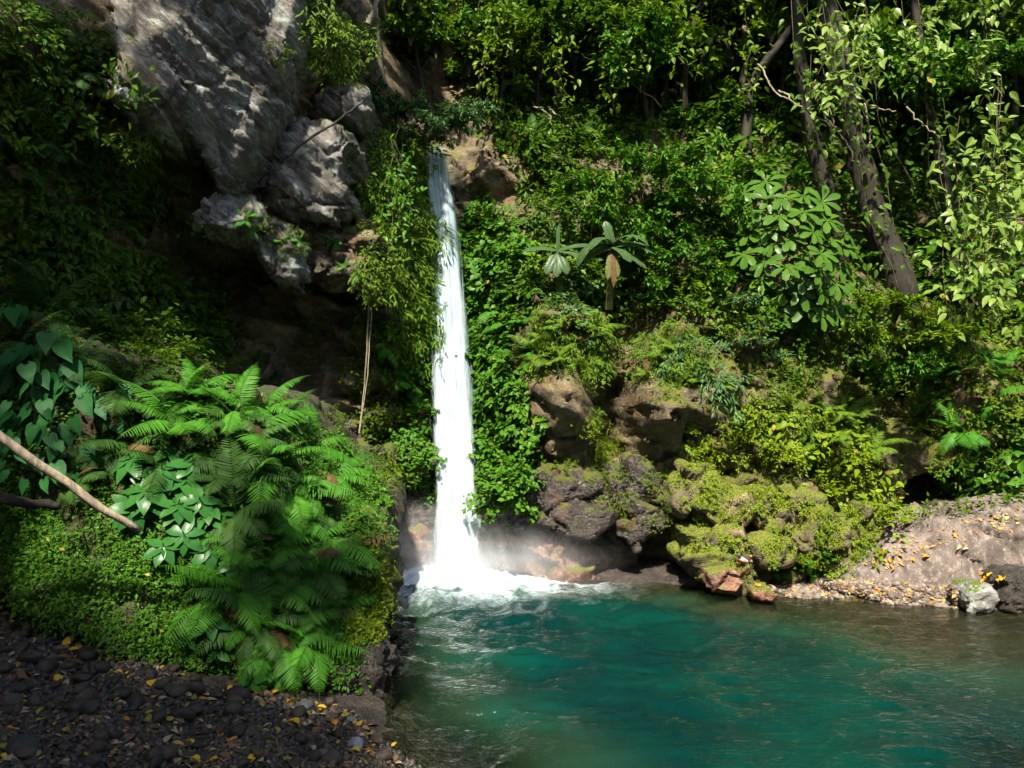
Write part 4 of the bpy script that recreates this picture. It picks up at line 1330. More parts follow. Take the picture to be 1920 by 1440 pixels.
# left wall and overhang
clumps('dark', [(0, 450), (330, 470), (420, 640), (300, 720), (0, 600)], 44, 48, 31, 'dark_leaved_creeper', 'dark-leaved creeper', G)
clumps('cover', [(150, 480), (400, 560), (420, 680), (250, 690)], 34, 34, 32, 'small_leaved_creeper', 'small-leaved creeper', G)
clumps('dark', [(0, 0), (200, 0), (210, 250), (300, 330), (300, 470), (0, 470)], 34, 46, 33, 'dark_leaved_creeper', 'dark-leaved creeper', G)
clumps('grass', [(130, 230), (300, 250), (300, 350), (150, 360)], 12, 34, 34, 'hanging_grass', 'drooping yellow-green grass tuft', 'grass tufts on the walls', cat='grass')
clumps('small', [(400, 560), (620, 600), (640, 800), (430, 700)], 30, 22, 35, 'herb_patch', 'low green herb patch', 'herb patches', cat='herb')
clumps('grass', [(560, 0), (690, 0), (690, 120), (600, 130)], 14, 36, 36, 'hanging_grass', 'drooping yellow-green grass tuft', 'grass tufts on the walls', cat='grass')
clumps('cover', [(450, 120), (560, 60), (690, 60), (690, 140), (600, 150), (570, 130)], 6, 20, 37, 'small_leaved_creeper', 'small-leaved creeper', G)
clumps('small', [(420, 330), (480, 380), (560, 440), (620, 430), (560, 545), (500, 480)], 14, 16, 38, 'herb_patch', 'low green herb patch', 'herb patches', cat='herb')
# the walls go on past both sides of the view
clumps('light', [(1930, 60), (2350, 0), (2350, 900), (1930, 930)], 70, 52, 46, 'light_leaved_creeper', 'light green leafy creeper', G)
clumps('cover', [(1930, 60), (2350, 0), (2350, 900), (1930, 930)], 60, 46, 47, 'small_leaved_creeper', 'small-leaved creeper', G)
clumps('cover', [(-450, 0), (-10, 0), (-10, 560), (-450, 480)], 60, 52, 48, 'small_leaved_creeper', 'small-leaved creeper', G)
clumps('smallg', [(-400, 520), (-10, 600), (-10, 1130), (-400, 1130)], 60, 44, 49, 'bank_herb', 'low green herb patch', 'herbs of the near bank', cat='herb')
# near bank
clumps('smallg', [(0, 930), (230, 950), (400, 1060), (650, 1020), (690, 1060), (660, 1250), (560, 1300), (300, 1230), (0, 1130)], 190, 30, 39, 'bank_herb', 'low green herb patch', 'herbs of the near bank', cat='herb')
clumps('smallg', [(600, 870), (660, 890), (705, 990), (690, 1020), (620, 960)], 34, 34, 40, 'bank_herb', 'low green herb patch', 'herbs of the near bank', cat='herb')
clumps('smallg', [(480, 745), (560, 770), (690, 870), (705, 960), (640, 940), (540, 850)], 60, 30, 44, 'bank_herb', 'low green herb patch', 'herbs of the near bank', cat='herb')
clumps('vine', [(540, 790), (620, 820), (700, 900), (690, 980), (620, 900)], 14, 26, 45, 'round_leaved_creeper', 'round-leaved green creeper', G)
clumps('smallw', [(660, 970), (716, 1060), (714, 1200), (660, 1210)], 36, 22, 41, 'moss_herb', 'mossy yellow-green herb patch', 'mossy herb patches', cat='herb')

# ------------------------------------------------------------------ ferns
g = np.random.default_rng(77)
BANKF = [(285, 770), (330, 755), (385, 770), (430, 790), (340, 800), (395, 850), (460, 850), (500, 860), (530, 900), (430, 900), (480, 930), (570, 930), (610, 960), (540, 960), (500, 990),
         (440, 970), (560, 1010), (480, 1050), (590, 1070), (530, 1100), (490, 1130), (560, 1160), (610, 1170), (520, 1190), (250, 830), (200, 760), (160, 700), (90, 660), (420, 1020),
         (150, 900), (290, 880), (60, 600), (230, 730), (330, 850), (460, 1010), (390, 1110), (550, 1070), (370, 745), (30, 690), (190, 840), (470, 830), (500, 770), (540, 800), (580, 840), (620, 880), (510, 860), (540, 900), (575, 930), (610, 965), (440, 780), (600, 1000), (560, 960), (500, 900), (630, 1040), (600, 1110), (620, 1150), (570, 1210), (470, 1170), (520, 1230), (440, 1100)]
for i, (x, y) in enumerate(BANKF):
    h = hit(x + g.normal(0, 8), y + g.normal(0, 8))
    if not h:
        continue
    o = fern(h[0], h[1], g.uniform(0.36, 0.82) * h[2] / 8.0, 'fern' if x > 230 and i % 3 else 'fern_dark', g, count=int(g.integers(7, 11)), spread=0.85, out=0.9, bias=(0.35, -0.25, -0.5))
    plant(o, 'fern with drooping fronds', 'fern', 'ferns on the near bank')
FG = 'small ferns on the cliff'
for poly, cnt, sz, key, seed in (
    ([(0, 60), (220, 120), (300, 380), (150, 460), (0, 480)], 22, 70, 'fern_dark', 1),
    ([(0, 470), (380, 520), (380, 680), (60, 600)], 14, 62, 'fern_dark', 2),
    ([(715, 280), (795, 300), (805, 600), (740, 600)], 16, 52, 'fern_warm', 3),
    ([(690, 640), (790, 640), (770, 740), (690, 700)], 12, 48, 'fern', 4),
    ([(1000, 600), (1130, 600), (1125, 700), (1010, 720)], 18, 66, 'fern_warm', 5),
    ([(1390, 740), (1660, 760), (1690, 860), (1420, 830)], 14, 60, 'fern_warm', 6),
    ([(1700, 660), (1900, 620), (1900, 860), (1740, 860)], 12, 56, 'fern', 7),
    ([(1560, 1030), (1600, 1060), (1500, 1090), (1440, 1070)], 8, 40, 'fern', 8),
    ([(930, 560), (1000, 560), (1000, 680), (950, 680)], 8, 56, 'fern', 9),
    ([(400, 400), (560, 480), (700, 560), (640, 430)], 7, 34, 'fern', 10),
    ([(420, 640), (560, 660), (560, 790), (440, 740)], 8, 36, 'fern_dark', 11),
    ([(1180, 640), (1400, 640), (1380, 740), (1200, 720)], 10, 48, 'fern_warm', 12),
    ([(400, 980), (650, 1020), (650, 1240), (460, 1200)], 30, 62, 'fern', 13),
    ([(930, 190), (1120, 190), (1120, 320), (960, 280)], 12, 44, 'fern_dark', 14),
):
    for x, y, pt, n, dist in spots(poly, cnt, 900 + seed):
        o = fern(pt, n, px2m(sz * g.uniform(0.75, 1.3), dist), key, g, count=int(g.integers(5, 8)), out=1.0)
        plant(o, 'small hanging fern', 'fern', FG)

# ------------------------------------------------------------------ heart-leaved and whorled plants on the near bank
def single_leaf(kind, mat, name='leaf', stalk=0.7, seed=0, heart=False):
    g = np.random.default_rng(seed)
    if heart:
        tt = np.array([-0.22, -0.12, 0.0, 0.2, 0.45, 0.72, 1.0])
        ww = np.array([0.13, 0.30, 0.37, 0.38, 0.30, 0.15, 0.0])
    else:
        tt, ww = np.array(LEAF[kind]['t']), np.array(LEAF[kind]['w'])
    n = len(tt)
    zc = -0.22 * np.clip(tt, 0, 1) ** 2 + 0.02 * g.normal(0, 1, n)
    V = []
    cols = (-1, -0.5, 0, 0.5, 1)
    for k in range(n):
        for c in cols:
            yk = tt[k] if not (heart and k == 0) else tt[k] + 0.2 * (1 - abs(c))
            V.append((c * ww[k], yk, zc[k] + 0.16 * ww[k] * abs(c) ** 1.2 - 0.05 * ww[k] * c * c + 0.012 * math.sin(k * 2.1 + c * 3)))
    F = grid_faces(n, 5)
    a = np.array([[0, -0.02, -0.01], [0, -0.10, -stalk * 0.35], [0, -0.25, -stalk]])
    TV, TF = tube(spline(a, 5), 0.014, 3)
    V, F = merge([(np.array(V), F), (TV, TF)])
    return mesh_from(name, V, F, [mat])

HEART = [single_leaf('broad', M_LEAF['heart'], seed=i, heart=True) for i in range(3)]
WHORL = [single_leaf('broad', M_LEAF['broad'], stalk=0.12, seed=i + 5) for i in range(3)]
HEARTW = [single_leaf('broad', M_LEAF['warm'], seed=i, heart=True) for i in range(2)]
g = np.random.default_rng(88)
for x, y, cnt, s in ((45, 640, 5, 60), (110, 690, 6, 66), (60, 740, 6, 66), (130, 760, 6, 62), (175, 800, 5, 56), (80, 810, 5, 56), (150, 850, 4, 50), (30, 870, 5, 60), (95, 860, 4, 60), (200, 720, 4, 50), (20, 780, 4, 60)):
    h = hit(x, y)
    if not h:
        continue
    o = empty('heart_leaved_plant', h[0])
    for k in range(cnt + 4):
        a = g.random() * 6.28
        sz = px2m(s * 0.54 * g.uniform(0.6, 1.2), h[2])
        off = np.array([math.cos(a) * 0.30, -0.15 - 0.25 * g.random(), math.sin(a) * 0.28 + 0.05])
        d = norm(np.array([math.cos(a) * 0.5 + 0.1, -0.35, -0.75 + 0.2 * math.sin(a)]))
        link('leaf', HEART[g.integers(3)], o, place(frame(d, np.array([0, -1.0, 0.9]) + 0.3 * g.normal(0, 1, 3)), off, sz))
    plant(o, 'blue-green heart-leaved plant', 'plant', 'heart-leaved plants on the near bank')

def whorl(pt, n, size, g, cnt=6, mesh=None, name='leafy_plant', tiers=1):
    o = empty(name, pt)
    ax = norm(n * 0.8 + UPW * 0.35)
    s1 = norm(np.cross(ax, np.array([0.1, 0.3, 1.0])))
    s2 = np.cross(ax, s1)
    a0 = g.random() * 6.28
    V, F = tube(np.array([[0, 0, 0], ax * size * 0.4, ax * size * (0.55 + 0.25 * tiers)]), size * 0.03, 4)
    link('stem', mesh_from('stem', V, F, [M_TWIG]), o)
    for tq in range(tiers):
        for k in range(cnt):
            a = a0 + k * 6.283 / cnt + tq * 0.5 + g.normal(0, 0.12)
            d = norm((math.cos(a) * s1 + math.sin(a) * s2) + ax * 0.12 - UPW * 0.35)
            link('leaf', (mesh or WHORL)[g.integers(len(mesh or WHORL))], o, place(frame(d, ax + 0.3 * UPW), ax * size * (0.55 + 0.25 * tq), size * g.uniform(0.8, 1.1)))
    return o

for x, y, s, c in ((265, 890, 46, 6), (300, 910, 50, 6), (335, 930, 46, 6), (280, 950, 48, 6), (325, 975, 44, 6), (370, 950, 44, 5), (350, 1010, 42, 6), (400, 980, 44, 6), (390, 1040, 40, 6), (250, 960, 40, 5), (310, 870, 40, 5), (430, 1060, 40, 5), (350, 890, 40, 6)):
    h = hit(x, y)
    plant(whorl(h[0], h[1], px2m(s, h[2]), g, c, tiers=2), 'whorl-leaved glossy plant', 'plant', 'whorl-leaved plants on the bank')
for x, y, s, c, d in ((312, 1040, 62, 6, 'large blue-green five-leaved plant'), (400, 1180, 62, 5, 'seedling with large pale green oval leaves'), (365, 1195, 40, 3, 'seedling with small round green leaves'), (495, 1270, 56, 5, 'glossy dark plant with narrow leaves'), (425, 1225, 44, 2, 'single broad green leaf pair')):
    h = hit(x, y)
    plant(whorl(h[0] + np.array([0, -0.08, 0.03]), h[1], px2m(s * 0.62, h[2]), g, c, mesh=WHORL), d, 'plant', 'seedlings on the bank')

# ------------------------------------------------------------------ shrubs on the slope and over the lip
g = np.random.default_rng(99)
SH = [
    ('grey', 'pale shrub spilling over the edge', 'shrubs over the lip', [(700, 175), (740, 190), (780, 200), (840, 205), (885, 205), (730, 235), (770, 240), (810, 225), (860, 230)], 55, 13.2),
    ('fresh', 'fresh green shrub', 'shrubs on the slope', [(1080, 330), (1130, 350), (1180, 290), (1230, 300), (1270, 330), (1300, 290), (1330, 340), (1250, 380), (1290, 420), (1340, 400), (1210, 430), (1240, 470), (1330, 470), (1360, 520), (1290, 530), (1240, 540), (1370, 440), (1180, 400), (1120, 400), (1395, 350), (1380, 400), (1400, 470), (1420, 560), (1450, 600), (1440, 330)], 62, 13.0),
    ('light', 'bushy light green shrub', 'shrubs beside the tree', [(1640, 570), (1680, 580), (1720, 590), (1760, 600), (1700, 640), (1660, 640), (1620, 620), (1745, 640)], 52, 11.9),
    ('fresh', 'fresh green shrub', 'shrubs beside the tree', [(1700, 680), (1650, 690), (1730, 690)], 44, 12.1),
    ('grey', 'pale shrub spilling over the edge', 'shrubs on the slope', [(1420, 640), (1440, 660), (1410, 600), (1390, 560)], 36, 12.2),
]
for key, desc, grp, pts, px, Y in SH:
    for x, y in pts:
        h = hit(x, y)
        Yp = min(Y + g.normal(0, 0.2), h[0][1] - 0.15)
        pt = P(x + g.normal(0, 6), y + g.normal(0, 6) + px * 0.35, Yp)
        shrub(key, pt, px2m(px * g.uniform(0.8, 1.25), Yp), g, desc, grp)
for x, y, pt, n, dist in spots([(700, -30), (1920, -30), (1920, 330), (1500, 300), (1150, 230), (930, 200), (760, 130)], 120, 55):
    shrub(('slope', 'slope', 'light', 'fresh')[g.integers(4)], pt, g.uniform(0.5, 1.0), g, 'dark forest shrub', 'undergrowth shrubs of the slope')

for x, y, s in ((806, 258, 22), (826, 256, 24), (843, 268, 20), (793, 270, 20), (816, 246, 24)):
    shrub('grey', P(x, y + 6, 13.55), px2m(s, 13.55), g, 'small overhanging shrub', 'shrubs over the lip')

# ------------------------------------------------------------------ trees
def tree(root, top, r0, g, key, crown=1.2, ncrown=4, name='forest_tree', nbr=3):
    o = empty(name, root)
    root, top = np.asarray(root, float), np.asarray(top, float)
    L = np.linalg.norm(top - root)
    mid = (root + top) / 2 + g.normal(0, 0.05, 3) * L
    path = spline(np.array([root - root, (mid - root) * 0.5, mid - root, top - root]), 14)
    path[1:-1] += 0.012 * L * np.stack([vnoise(np.stack([np.arange(12) * .6, np.full(12, k + 0.5), np.full(12, g.random() * 9)], -1), k) for k in range(3)], -1)
    V, F = tube(path, r0 * np.linspace(1.15, 0.45, 14), 8, 0.2, int(g.integers(99)))
    link('trunk', mesh_from('trunk', V, F, [M_BARK]), o)
    for k in range(ncrown):
        a = g.random() * 6.28
        c = path[-1] * g.uniform(0.78, 1.03) + np.array([math.cos(a), math.sin(a) * 0.8, g.normal(0, 0.35)]) * crown * (0.75 if k else 0.1)
        if k and k <= nbr:
            s0 = path[int(g.integers(8, 13))]
            TV, TF = tube(spline(np.array([s0, (s0 + c) / 2 + np.array([0, 0, 0.1]), c]), 7), r0 * np.linspace(.4, .12, 7), 5)
            link('branch', mesh_from('branch', TV, TF, [M_BARK]), o)
        f, st = SHRUB[key][g.integers(len(SHRUB[key]))]
        s = crown * g.uniform(0.75, 1.1)
        Mx = Matrix.Translation(Vector(c)) @ Matrix.Rotation(g.random() * 6.28, 4, 'Z') @ Matrix.Scale(s, 4)
        q = link('crown', f, o, Mx)
        q['kind'] = 'stuff'
        link('twigs', st, q)
    return o

g = np.random.default_rng(123)
for x, y, pt, n, dist in spots([(720, 20), (900, 140), (1150, 200), (1500, 260), (1700, 300), (1920, 330), (1920, 0), (720, -40)], 60, 66):
    h = g.uniform(2.0, 4.2)
    top = pt + np.array([g.normal(0, 0.35), -0.3 + g.normal(0, 0.25), h])
    o = tree(pt, top, g.uniform(0.04, 0.09), g, ('slope', 'light', 'slope', 'light', 'fresh')[g.integers(5)], g.uniform(0.7, 1.15), 4)
    plant(o, 'slender leafy forest tree', 'tree', 'forest trees on the slope')
BIGT = [
    ([(1690, 545, 13.9), (1640, 400, 13.9), (1600, 260, 13.9), (1565, 100, 13.8), (1540, -120, 13.8)], 0.23, 'thick leaning brown trunk of the largest tree'),
    ([(1580, 470, 14.2), (1550, 370, 14.2), (1520, 260, 14.2), (1500, 120, 14.1), (1490, -80, 14.1)], 0.13, 'slim leaning trunk left of the thick one'),
    ([(1800, 560, 13.9), (1785, 400, 13.9), (1765, 300, 13.9), (1745, 230, 13.9), (1720, 60, 13.9), (1700, -100, 13.9)], 0.10, 'thin dark trunk right of the thick one'),
    ([(1400, 300, 14.6), (1400, 170, 14.5), (1440, 110, 14.4), (1490, 50, 14.3), (1520, -60, 14.2)], 0.09, 'dark trunk curving right in the upper forest'),
    ([(1120, 230, 15.2), (1125, 120, 15.3), (1120, 40, 15.4), (1130, -60, 15.4)], 0.08, 'straight dark trunk on the upper slope'),
    ([(1390, 110, 15.5), (1370, 40, 15.5), (1340, -30, 15.4), (1300, -120, 15.3)], 0.11, 'dark trunk forking above bright foliage'),
    ([(1250, 200, 15.4), (1245, 120, 15.5), (1235, 40, 15.6), (1230, -60, 15.6)], 0.06, 'thin straight trunk in the bright slope'),
]
for pts, r0, desc in BIGT:
    path = np.array([P(*p) for p in pts])
    h = hit(*pts[0][:2])
    o = empty('forest_tree', path[0])
    rel_ = spline(path, 22) - path[0]
    rel_ += 0.4 * r0 * np.stack([vnoise(np.stack([np.arange(22) * .5, np.full(22, k + 0.5), np.full(22, r0 * 90)], -1), k) for k in range(3)], -1)
    V, F = tube(np.concatenate([[rel_[0] - (rel_[1] - rel_[0]) * 3 + np.array([0, 0.3, 0])], rel_]), r0 * np.linspace(1.25, 0.6, 23), 12, 0.35, int(r0 * 100))
    link('trunk', mesh_from('trunk', V, F, [M_BARK]), o)
    for k in range(4):
        c = rel_[-1] + np.array([g.normal(0, 1.0), g.normal(-0.3, 0.6), g.normal(0.6, 0.5)])
        f, st = SHRUB[('light', 'slope')[k % 2]][g.integers(3)]
        q = link('crown', f, o, Matrix.Translation(Vector(c)) @ Matrix.Rotation(g.random() * 6.28, 4, 'Z') @ Matrix.Scale(g.uniform(0.9, 1.4), 4))
        q['kind'] = 'stuff'
        TV, TF = tube(spline(np.array([rel_[-2], (rel_[-1] + c) / 2, c]), 6), r0 * np.linspace(.4, .1, 6), 5)
        link('branch', mesh_from('branch', TV, TF, [M_BARK]), o)
    tag(o, desc, 'tree', 'large trees on the slope')

# ------------------------------------------------------------------ big-leaved tree
g = np.random.default_rng(7)
BIGLEAF = [single_leaf('obovate', M_LEAF['big'], stalk=0.02, seed=40 + i) for i in range(3)]
poly = [(1395, 350), (1450, 325), (1530, 370), (1600, 415), (1622, 480), (1628, 560), (1600, 612), (1520, 615), (1480, 560), (1470, 600), (1410, 560), (1388, 430)]
cand = []
for _ in range(4000):
    c = np.array([g.uniform(1388, 1630), g.uniform(325, 618)])
    if in_poly(c, poly)[0] and all(np.hypot(*(c - q)) > 26 for q in cand):
        cand.append(c)
base = P(1530, 600, 13.3)
bt = empty('big_leaved_tree', base)
crown_c = P(1510, 470, 12.7)
V, F = tube(spline(np.array([[0, 0, 0], (crown_c - base) * 0.5 + np.array([0.05, 0, 0]), crown_c - base]), 10), np.linspace(0.08, 0.04, 10), 7)
link('trunk', mesh_from('trunk', V, F, [M_BARK]), bt)
for c in cand[:42]:
    e = np.array([(c[0] - 1510) / 120, (c[1] - 470) / 150])
    Y = 12.2 + 0.5 * (e @ e) + g.normal(0, 0.08)
    pt = P(c[0], c[1], Y)
    ax = norm(np.array([e[0] * 0.55, -0.75, 0.55 - e[1] * 0.35]) + 0.15 * g.normal(0, 1, 3))
    TV, TF = tube(spline(np.array([crown_c + (pt - crown_c) * 0.2 - base, (crown_c * 0.4 + pt * 0.6) - base + np.array([0, 0.05, -0.05]), pt - base]), 6), np.linspace(.02, .01, 6), 4)
    link('branch', mesh_from('branch', TV, TF, [M_TWIG]), bt)
    s1 = norm(np.cross(ax, np.array([0.1, 0.2, 1.0])))
    s2 = np.cross(ax, s1)
    a0 = g.random() * 6.28
    nl = 7
    for k in range(nl):
        a = a0 + k * 6.283 / nl + g.normal(0, 0.15)
        d = norm(math.cos(a) * s1 + math.sin(a) * s2 + ax * g.uniform(0.05, 0.5) - UPW * 0.22)
        link('leaf', BIGLEAF[g.integers(3)], bt, place(frame(d, ax), pt - base, px2m(g.uniform(30, 43), Y)))
tag(bt, 'big-leaved tree with rosettes of long pale green leaves on the right slope', 'tree')

# ------------------------------------------------------------------ banana plants
def banana_leaf(name, L, w, mat, droop, seed, torn=0.4, fold=0.3):
    g = np.random.default_rng(seed)
    n = 22
    t = np.linspace(0, 1, n)
    th = np.cumsum(np.full(n, -droop / n))
    y = np.concatenate([[0], np.cumsum(np.cos(th[:-1]) * L / (n - 1))])
    z = np.concatenate([[0], np.cumsum(np.sin(th[:-1]) * L / (n - 1))])
    prof = w * np.clip(np.minimum((t * 7) ** 0.7, 1) * np.minimum(((1 - t) * 5) ** 0.6, 1), 0.02, 1)
    V, F = [], []
    for sgn in (-1, 1):
        for k in range(n - 1):
            tear = g.random() < torn
            for kk, sh in ((k, 0.0), (k + 1, -0.15 if tear else 0.0)):
                b = len(V)
                pw = prof[kk] * (1 - (0.12 * g.random() if tear else 0))
                V.append((0, y[kk], z[kk]))
                V.append((sgn * pw * 0.5, y[kk] + sh * 0.04 * L, z[kk] + fold * pw * 0.35))
                V.append((sgn * pw, y[kk] + sh * 0.25 * L / 4, z[kk] + fold * pw * 0.3 - 0.12 * pw - (0.04 * pw if tear else 0)))
            b = len(V) - 6
            f = [(b, b + 1, b + 4, b + 3), (b + 1, b + 2, b + 5, b + 4)]
            F += f if sgn > 0 else [q[::-1] for q in f]
    TV, TF = tube(np.stack([y * 0, y, z - 0.004], -1), np.linspace(0.016, 0.004, n), 4)
    V, F = merge([(np.array(V), np.array(F)), (TV, TF)])
    return mesh_from(name, V, F, [mat])

def banana(base, top, leaves, label):
    o = empty('banana_plant', base)
    V, F = tube(spline(np.array([base - base, (top - base) * 0.5, top - base]), 8), np.linspace(0.07, 0.045, 8), 8)
    link('stem', mesh_from('stem', V, F, [M_LEAF['banana_old']]), o)
    for i, (d, up, L, w, dr, torn, mt) in enumerate(leaves):
        link('leaf', banana_leaf('leaf', L, w, M_LEAF[mt], dr, 700 + i, torn), o, place(frame(np.array(d, float), np.array(up, float)), top - base))
    tag(o, label, 'banana plant', 'banana plants on the slope')

banana(P(1050, 560, 13.0), P(1046, 470, 12.75), [
    ((-0.42, -0.55, -0.75), (0, -1, 0.3), 0.50, 0.075, 0.5, 0.15, 'banana'), ((-0.05, -0.55, -0.85), (0, -1, 0.3), 0.50, 0.075, 0.5, 0.1, 'banana'), ((0.32, -0.55, -0.75), (0.1, -1, 0.3), 0.48, 0.075, 0.5, 0.2, 'banana'),
    ((-0.9, -0.25, 0.25), (0, -0.6, 1), 0.62, 0.09, 0.7, 0.2, 'banana'), ((0.85, -0.2, 0.35), (0, -0.6, 1), 0.60, 0.09, 0.6, 0.2, 'banana'), ((0.8, -0.45, 0.0), (0, -0.6, 1), 0.5, 0.09, 0.9, 0.2, 'banana'), ((0.02, 0, 1), (0, -1, 0), 0.42, 0.03, 0.1, 0, 'banana')],
    'smaller banana plant with three leaves hanging side by side')
banana(P(1142, 580, 13.0), P(1148, 462, 12.7), [
    ((-0.25, -0.2, 1), (0, -1, 0.2), 0.45, 0.075, 0.5, 0.1, 'banana'), ((0.35, -0.5, 0.8), (0, -0.4, 1), 0.75, 0.09, 2.2, 0.3, 'banana'), ((-0.3, -0.6, 0.7), (0, -0.4, 1), 0.7, 0.09, 2.2, 0.3, 'banana'), ((-0.75, -0.5, 0.45), (-0.2, -0.4, 1), 0.85, 0.13, 2.1, 0.5, 'banana'), ((-0.85, -0.3, -0.15), (0, -0.5, 1), 0.75, 0.13, 0.9, 0.4, 'banana'),
    ((0.9, -0.3, 0.25), (0, -0.6, 1), 0.55, 0.10, 0.6, 0.2, 'banana'), ((0.95, -0.1, 0.1), (0, -0.5, 1), 0.72, 0.09, 0.6, 0.2, 'banana'), ((0.6, -0.6, -0.2), (0.2, -0.5, 1), 0.48, 0.13, 1.0, 0.1, 'banana'),
    ((-0.16, -0.5, -0.85), (0, -1, 0.3), 0.62, 0.065, 0.5, 0.75, 'banana_old'), ((0.14, -0.45, -0.88), (0, -1, 0.3), 0.56, 0.055, 0.5, 0.75, 'banana_old'), ((0.0, -0.4, -0.6), (0, -1, 0.4), 0.75, 0.045, 0.7, 0.7, 'dry'), ((0.8, -0.3, -0.35), (0, -0.5, 1), 0.7, 0.1, 0.5, 0.3, 'banana')],
    'larger banana plant with a withered leaf hanging by its stem')

# ------------------------------------------------------------------ lianas, roots, rope vines
def liana(pts, r, label, mat=None, group='lianas in the forest', wob=0.05, name='liana', n=None, seed=0):
    path = np.array([P(*p) for p in pts])
    n = n or 8 * len(pts)
    q = spline(path, n)
    k = np.arange(n)
    q[1:-1] += wob * np.stack([vnoise(np.stack([k * .45, np.full(n, c + .5), np.full(n, seed + .3)], -1), seed + c) for c in range(3)], -1)[1:-1]
    V, F = tube(q, np.linspace(r, r * 0.6, n), 6)
    return tag(link(name, mesh_from(name, V, F, [mat or M_BARK_PALE])), label, 'vine', group)

LI = [
    ([(1460, 170, 13.0), (1500, 200, 12.9), (1545, 225, 12.8), (1570, 240, 12.7)], 'pale liana slanting down to the liana tangle'),
    ([(1545, 215, 12.8), (1570, 245, 12.8), (1590, 270, 12.8), (1600, 300, 12.8), (1622, 308, 12.8)], 'pale liana with a hooked lower end'),
    ([(1600, 165, 12.7), (1625, 195, 12.7), (1650, 205, 12.7), (1680, 208, 12.7)], 'pale liana curving out to the right'),
    ([(1530, 150, 12.9), (1525, 175, 12.8), (1550, 195, 12.8), (1562, 225, 12.8)], 'looping pale liana at the top of the tangle'),
    ([(1620, 195, 12.8), (1630, 240, 12.8), (1632, 265, 12.8), (1628, 285, 12.8)], 'short pale liana hanging straight'),
    ([(1560, 220, 12.7), (1560, 260, 12.8), (1580, 280, 12.8), (1595, 275, 12.8)], 'pale liana bent under the tangle'),
    ([(1420, 120, 13.4), (1460, 180, 13.3), (1530, 215, 13.0)], 'long straight liana entering the tangle from upper left'),
    ([(1090, 100, 14.5), (1180, 150, 14.6), (1240, 200, 14.7)], 'thin straight liana across the bright slope'),
    ([(1145, 160, 14.8), (1150, 200, 14.8), (1145, 215, 14.8)], 'short hanging root on the slope'),
    ([(1000, 200, 14.4), (1030, 215, 14.4), (1035, 250, 14.4)], 'forked root on the slope above bare rock'),
    ([(1030, 205, 14.4), (1060, 225, 14.5), (1080, 240, 14.5)], 'slanting root above the bare rock'),
    ([(1075, 220, 14.5), (1078, 240, 14.5), (1080, 262, 14.5)], 'straight root above the bare rock'),
    ([(1700, 200, 12.9), (1730, 235, 12.9), (1752, 250, 12.9)], 'bare branch pointing down right'),
    ([(1790, 300, 12.0), (1795, 340, 12.0), (1805, 372, 12.0)], 'yellowish vine stem in the hanging leaves'),
]
for i, (pts, lab) in enumerate(LI):
    liana(pts, 0.018, lab, seed=i)
for i, (dx, lab) in enumerate(((0, 'straw-coloured hanging rope root left of the fall'), (5, 'second thinner strand of the hanging rope root'))):
    liana([(692 + dx, 530, 11.9), (690 + dx, 620, 11.9), (684 + dx * .7, 720, 11.9), (673 + dx * .2, 812, 11.9)], 0.016 - 0.005 * i, lab, group='rope roots by the fall', wob=0.012, seed=50 + i, n=30)
liana([(544, 290, 10.6), (580, 258, 10.7), (625, 232, 10.9), (682, 190, 11.3)], 0.022, 'dark bare branch slanting across the pale tan block', M_BARK, 'bare branches', wob=0.02, seed=60, name='bare_branch')
liana([(690, 45, 11.6), (705, 10, 11.6), (725, -40, 11.6)], 0.05, 'yellow-green mossy limb at the top by the slab', M_BARK_PALE, 'bare branches', wob=0.02, seed=61, name='bare_branch')

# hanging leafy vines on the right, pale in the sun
g = np.random.default_rng(31)
def leafy_vine(px, py0, py1, Y, mat, leaf, per, g, desc, group, drift=0):
    n = 16
    pys = np.linspace(py0, py1, n)
    path = np.array([P(px + drift * (i / (n - 1)) + 8 * math.sin(i * .8 + px), y, Y) for i, y in enumerate(pys)])
    path[:, 1] += 0.08 * vnoise(np.stack([np.arange(n) * .5, np.full(n, px * .1), np.zeros(n)], -1), 3)
    o = empty('hanging_vine', path[0])
    V, F = tube(path - path[0], 0.006, 4)
    link('stem', mesh_from('stem', V, F, [M_TWIG]), o)
    m = per
    t_ = g.random(m) ** 0.8
    q = np.stack([np.interp(t_, np.linspace(0, 1, n), path[:, k]) for k in range(3)], -1) - path[0]
    q += g.normal(0, 0.14, (m, 3))
    d = norm(np.stack([g.normal(0, .8, m), g.normal(-0.35, .5, m), g.normal(-.55, .35, m)], -1))
    nr = norm(np.array([-0.2, -0.5, 0.8]) + g.normal(0, .4, (m, 3)))
    V, F = leaves_mesh('ovate', q, d, nr, leaf * (0.6 + .6 * g.random(m)))
    link('foliage', mesh_from('foliage', V, F, [mat], False), o)['kind'] = 'stuff'
    plant(o, desc, 'vine', group, path[n // 2])

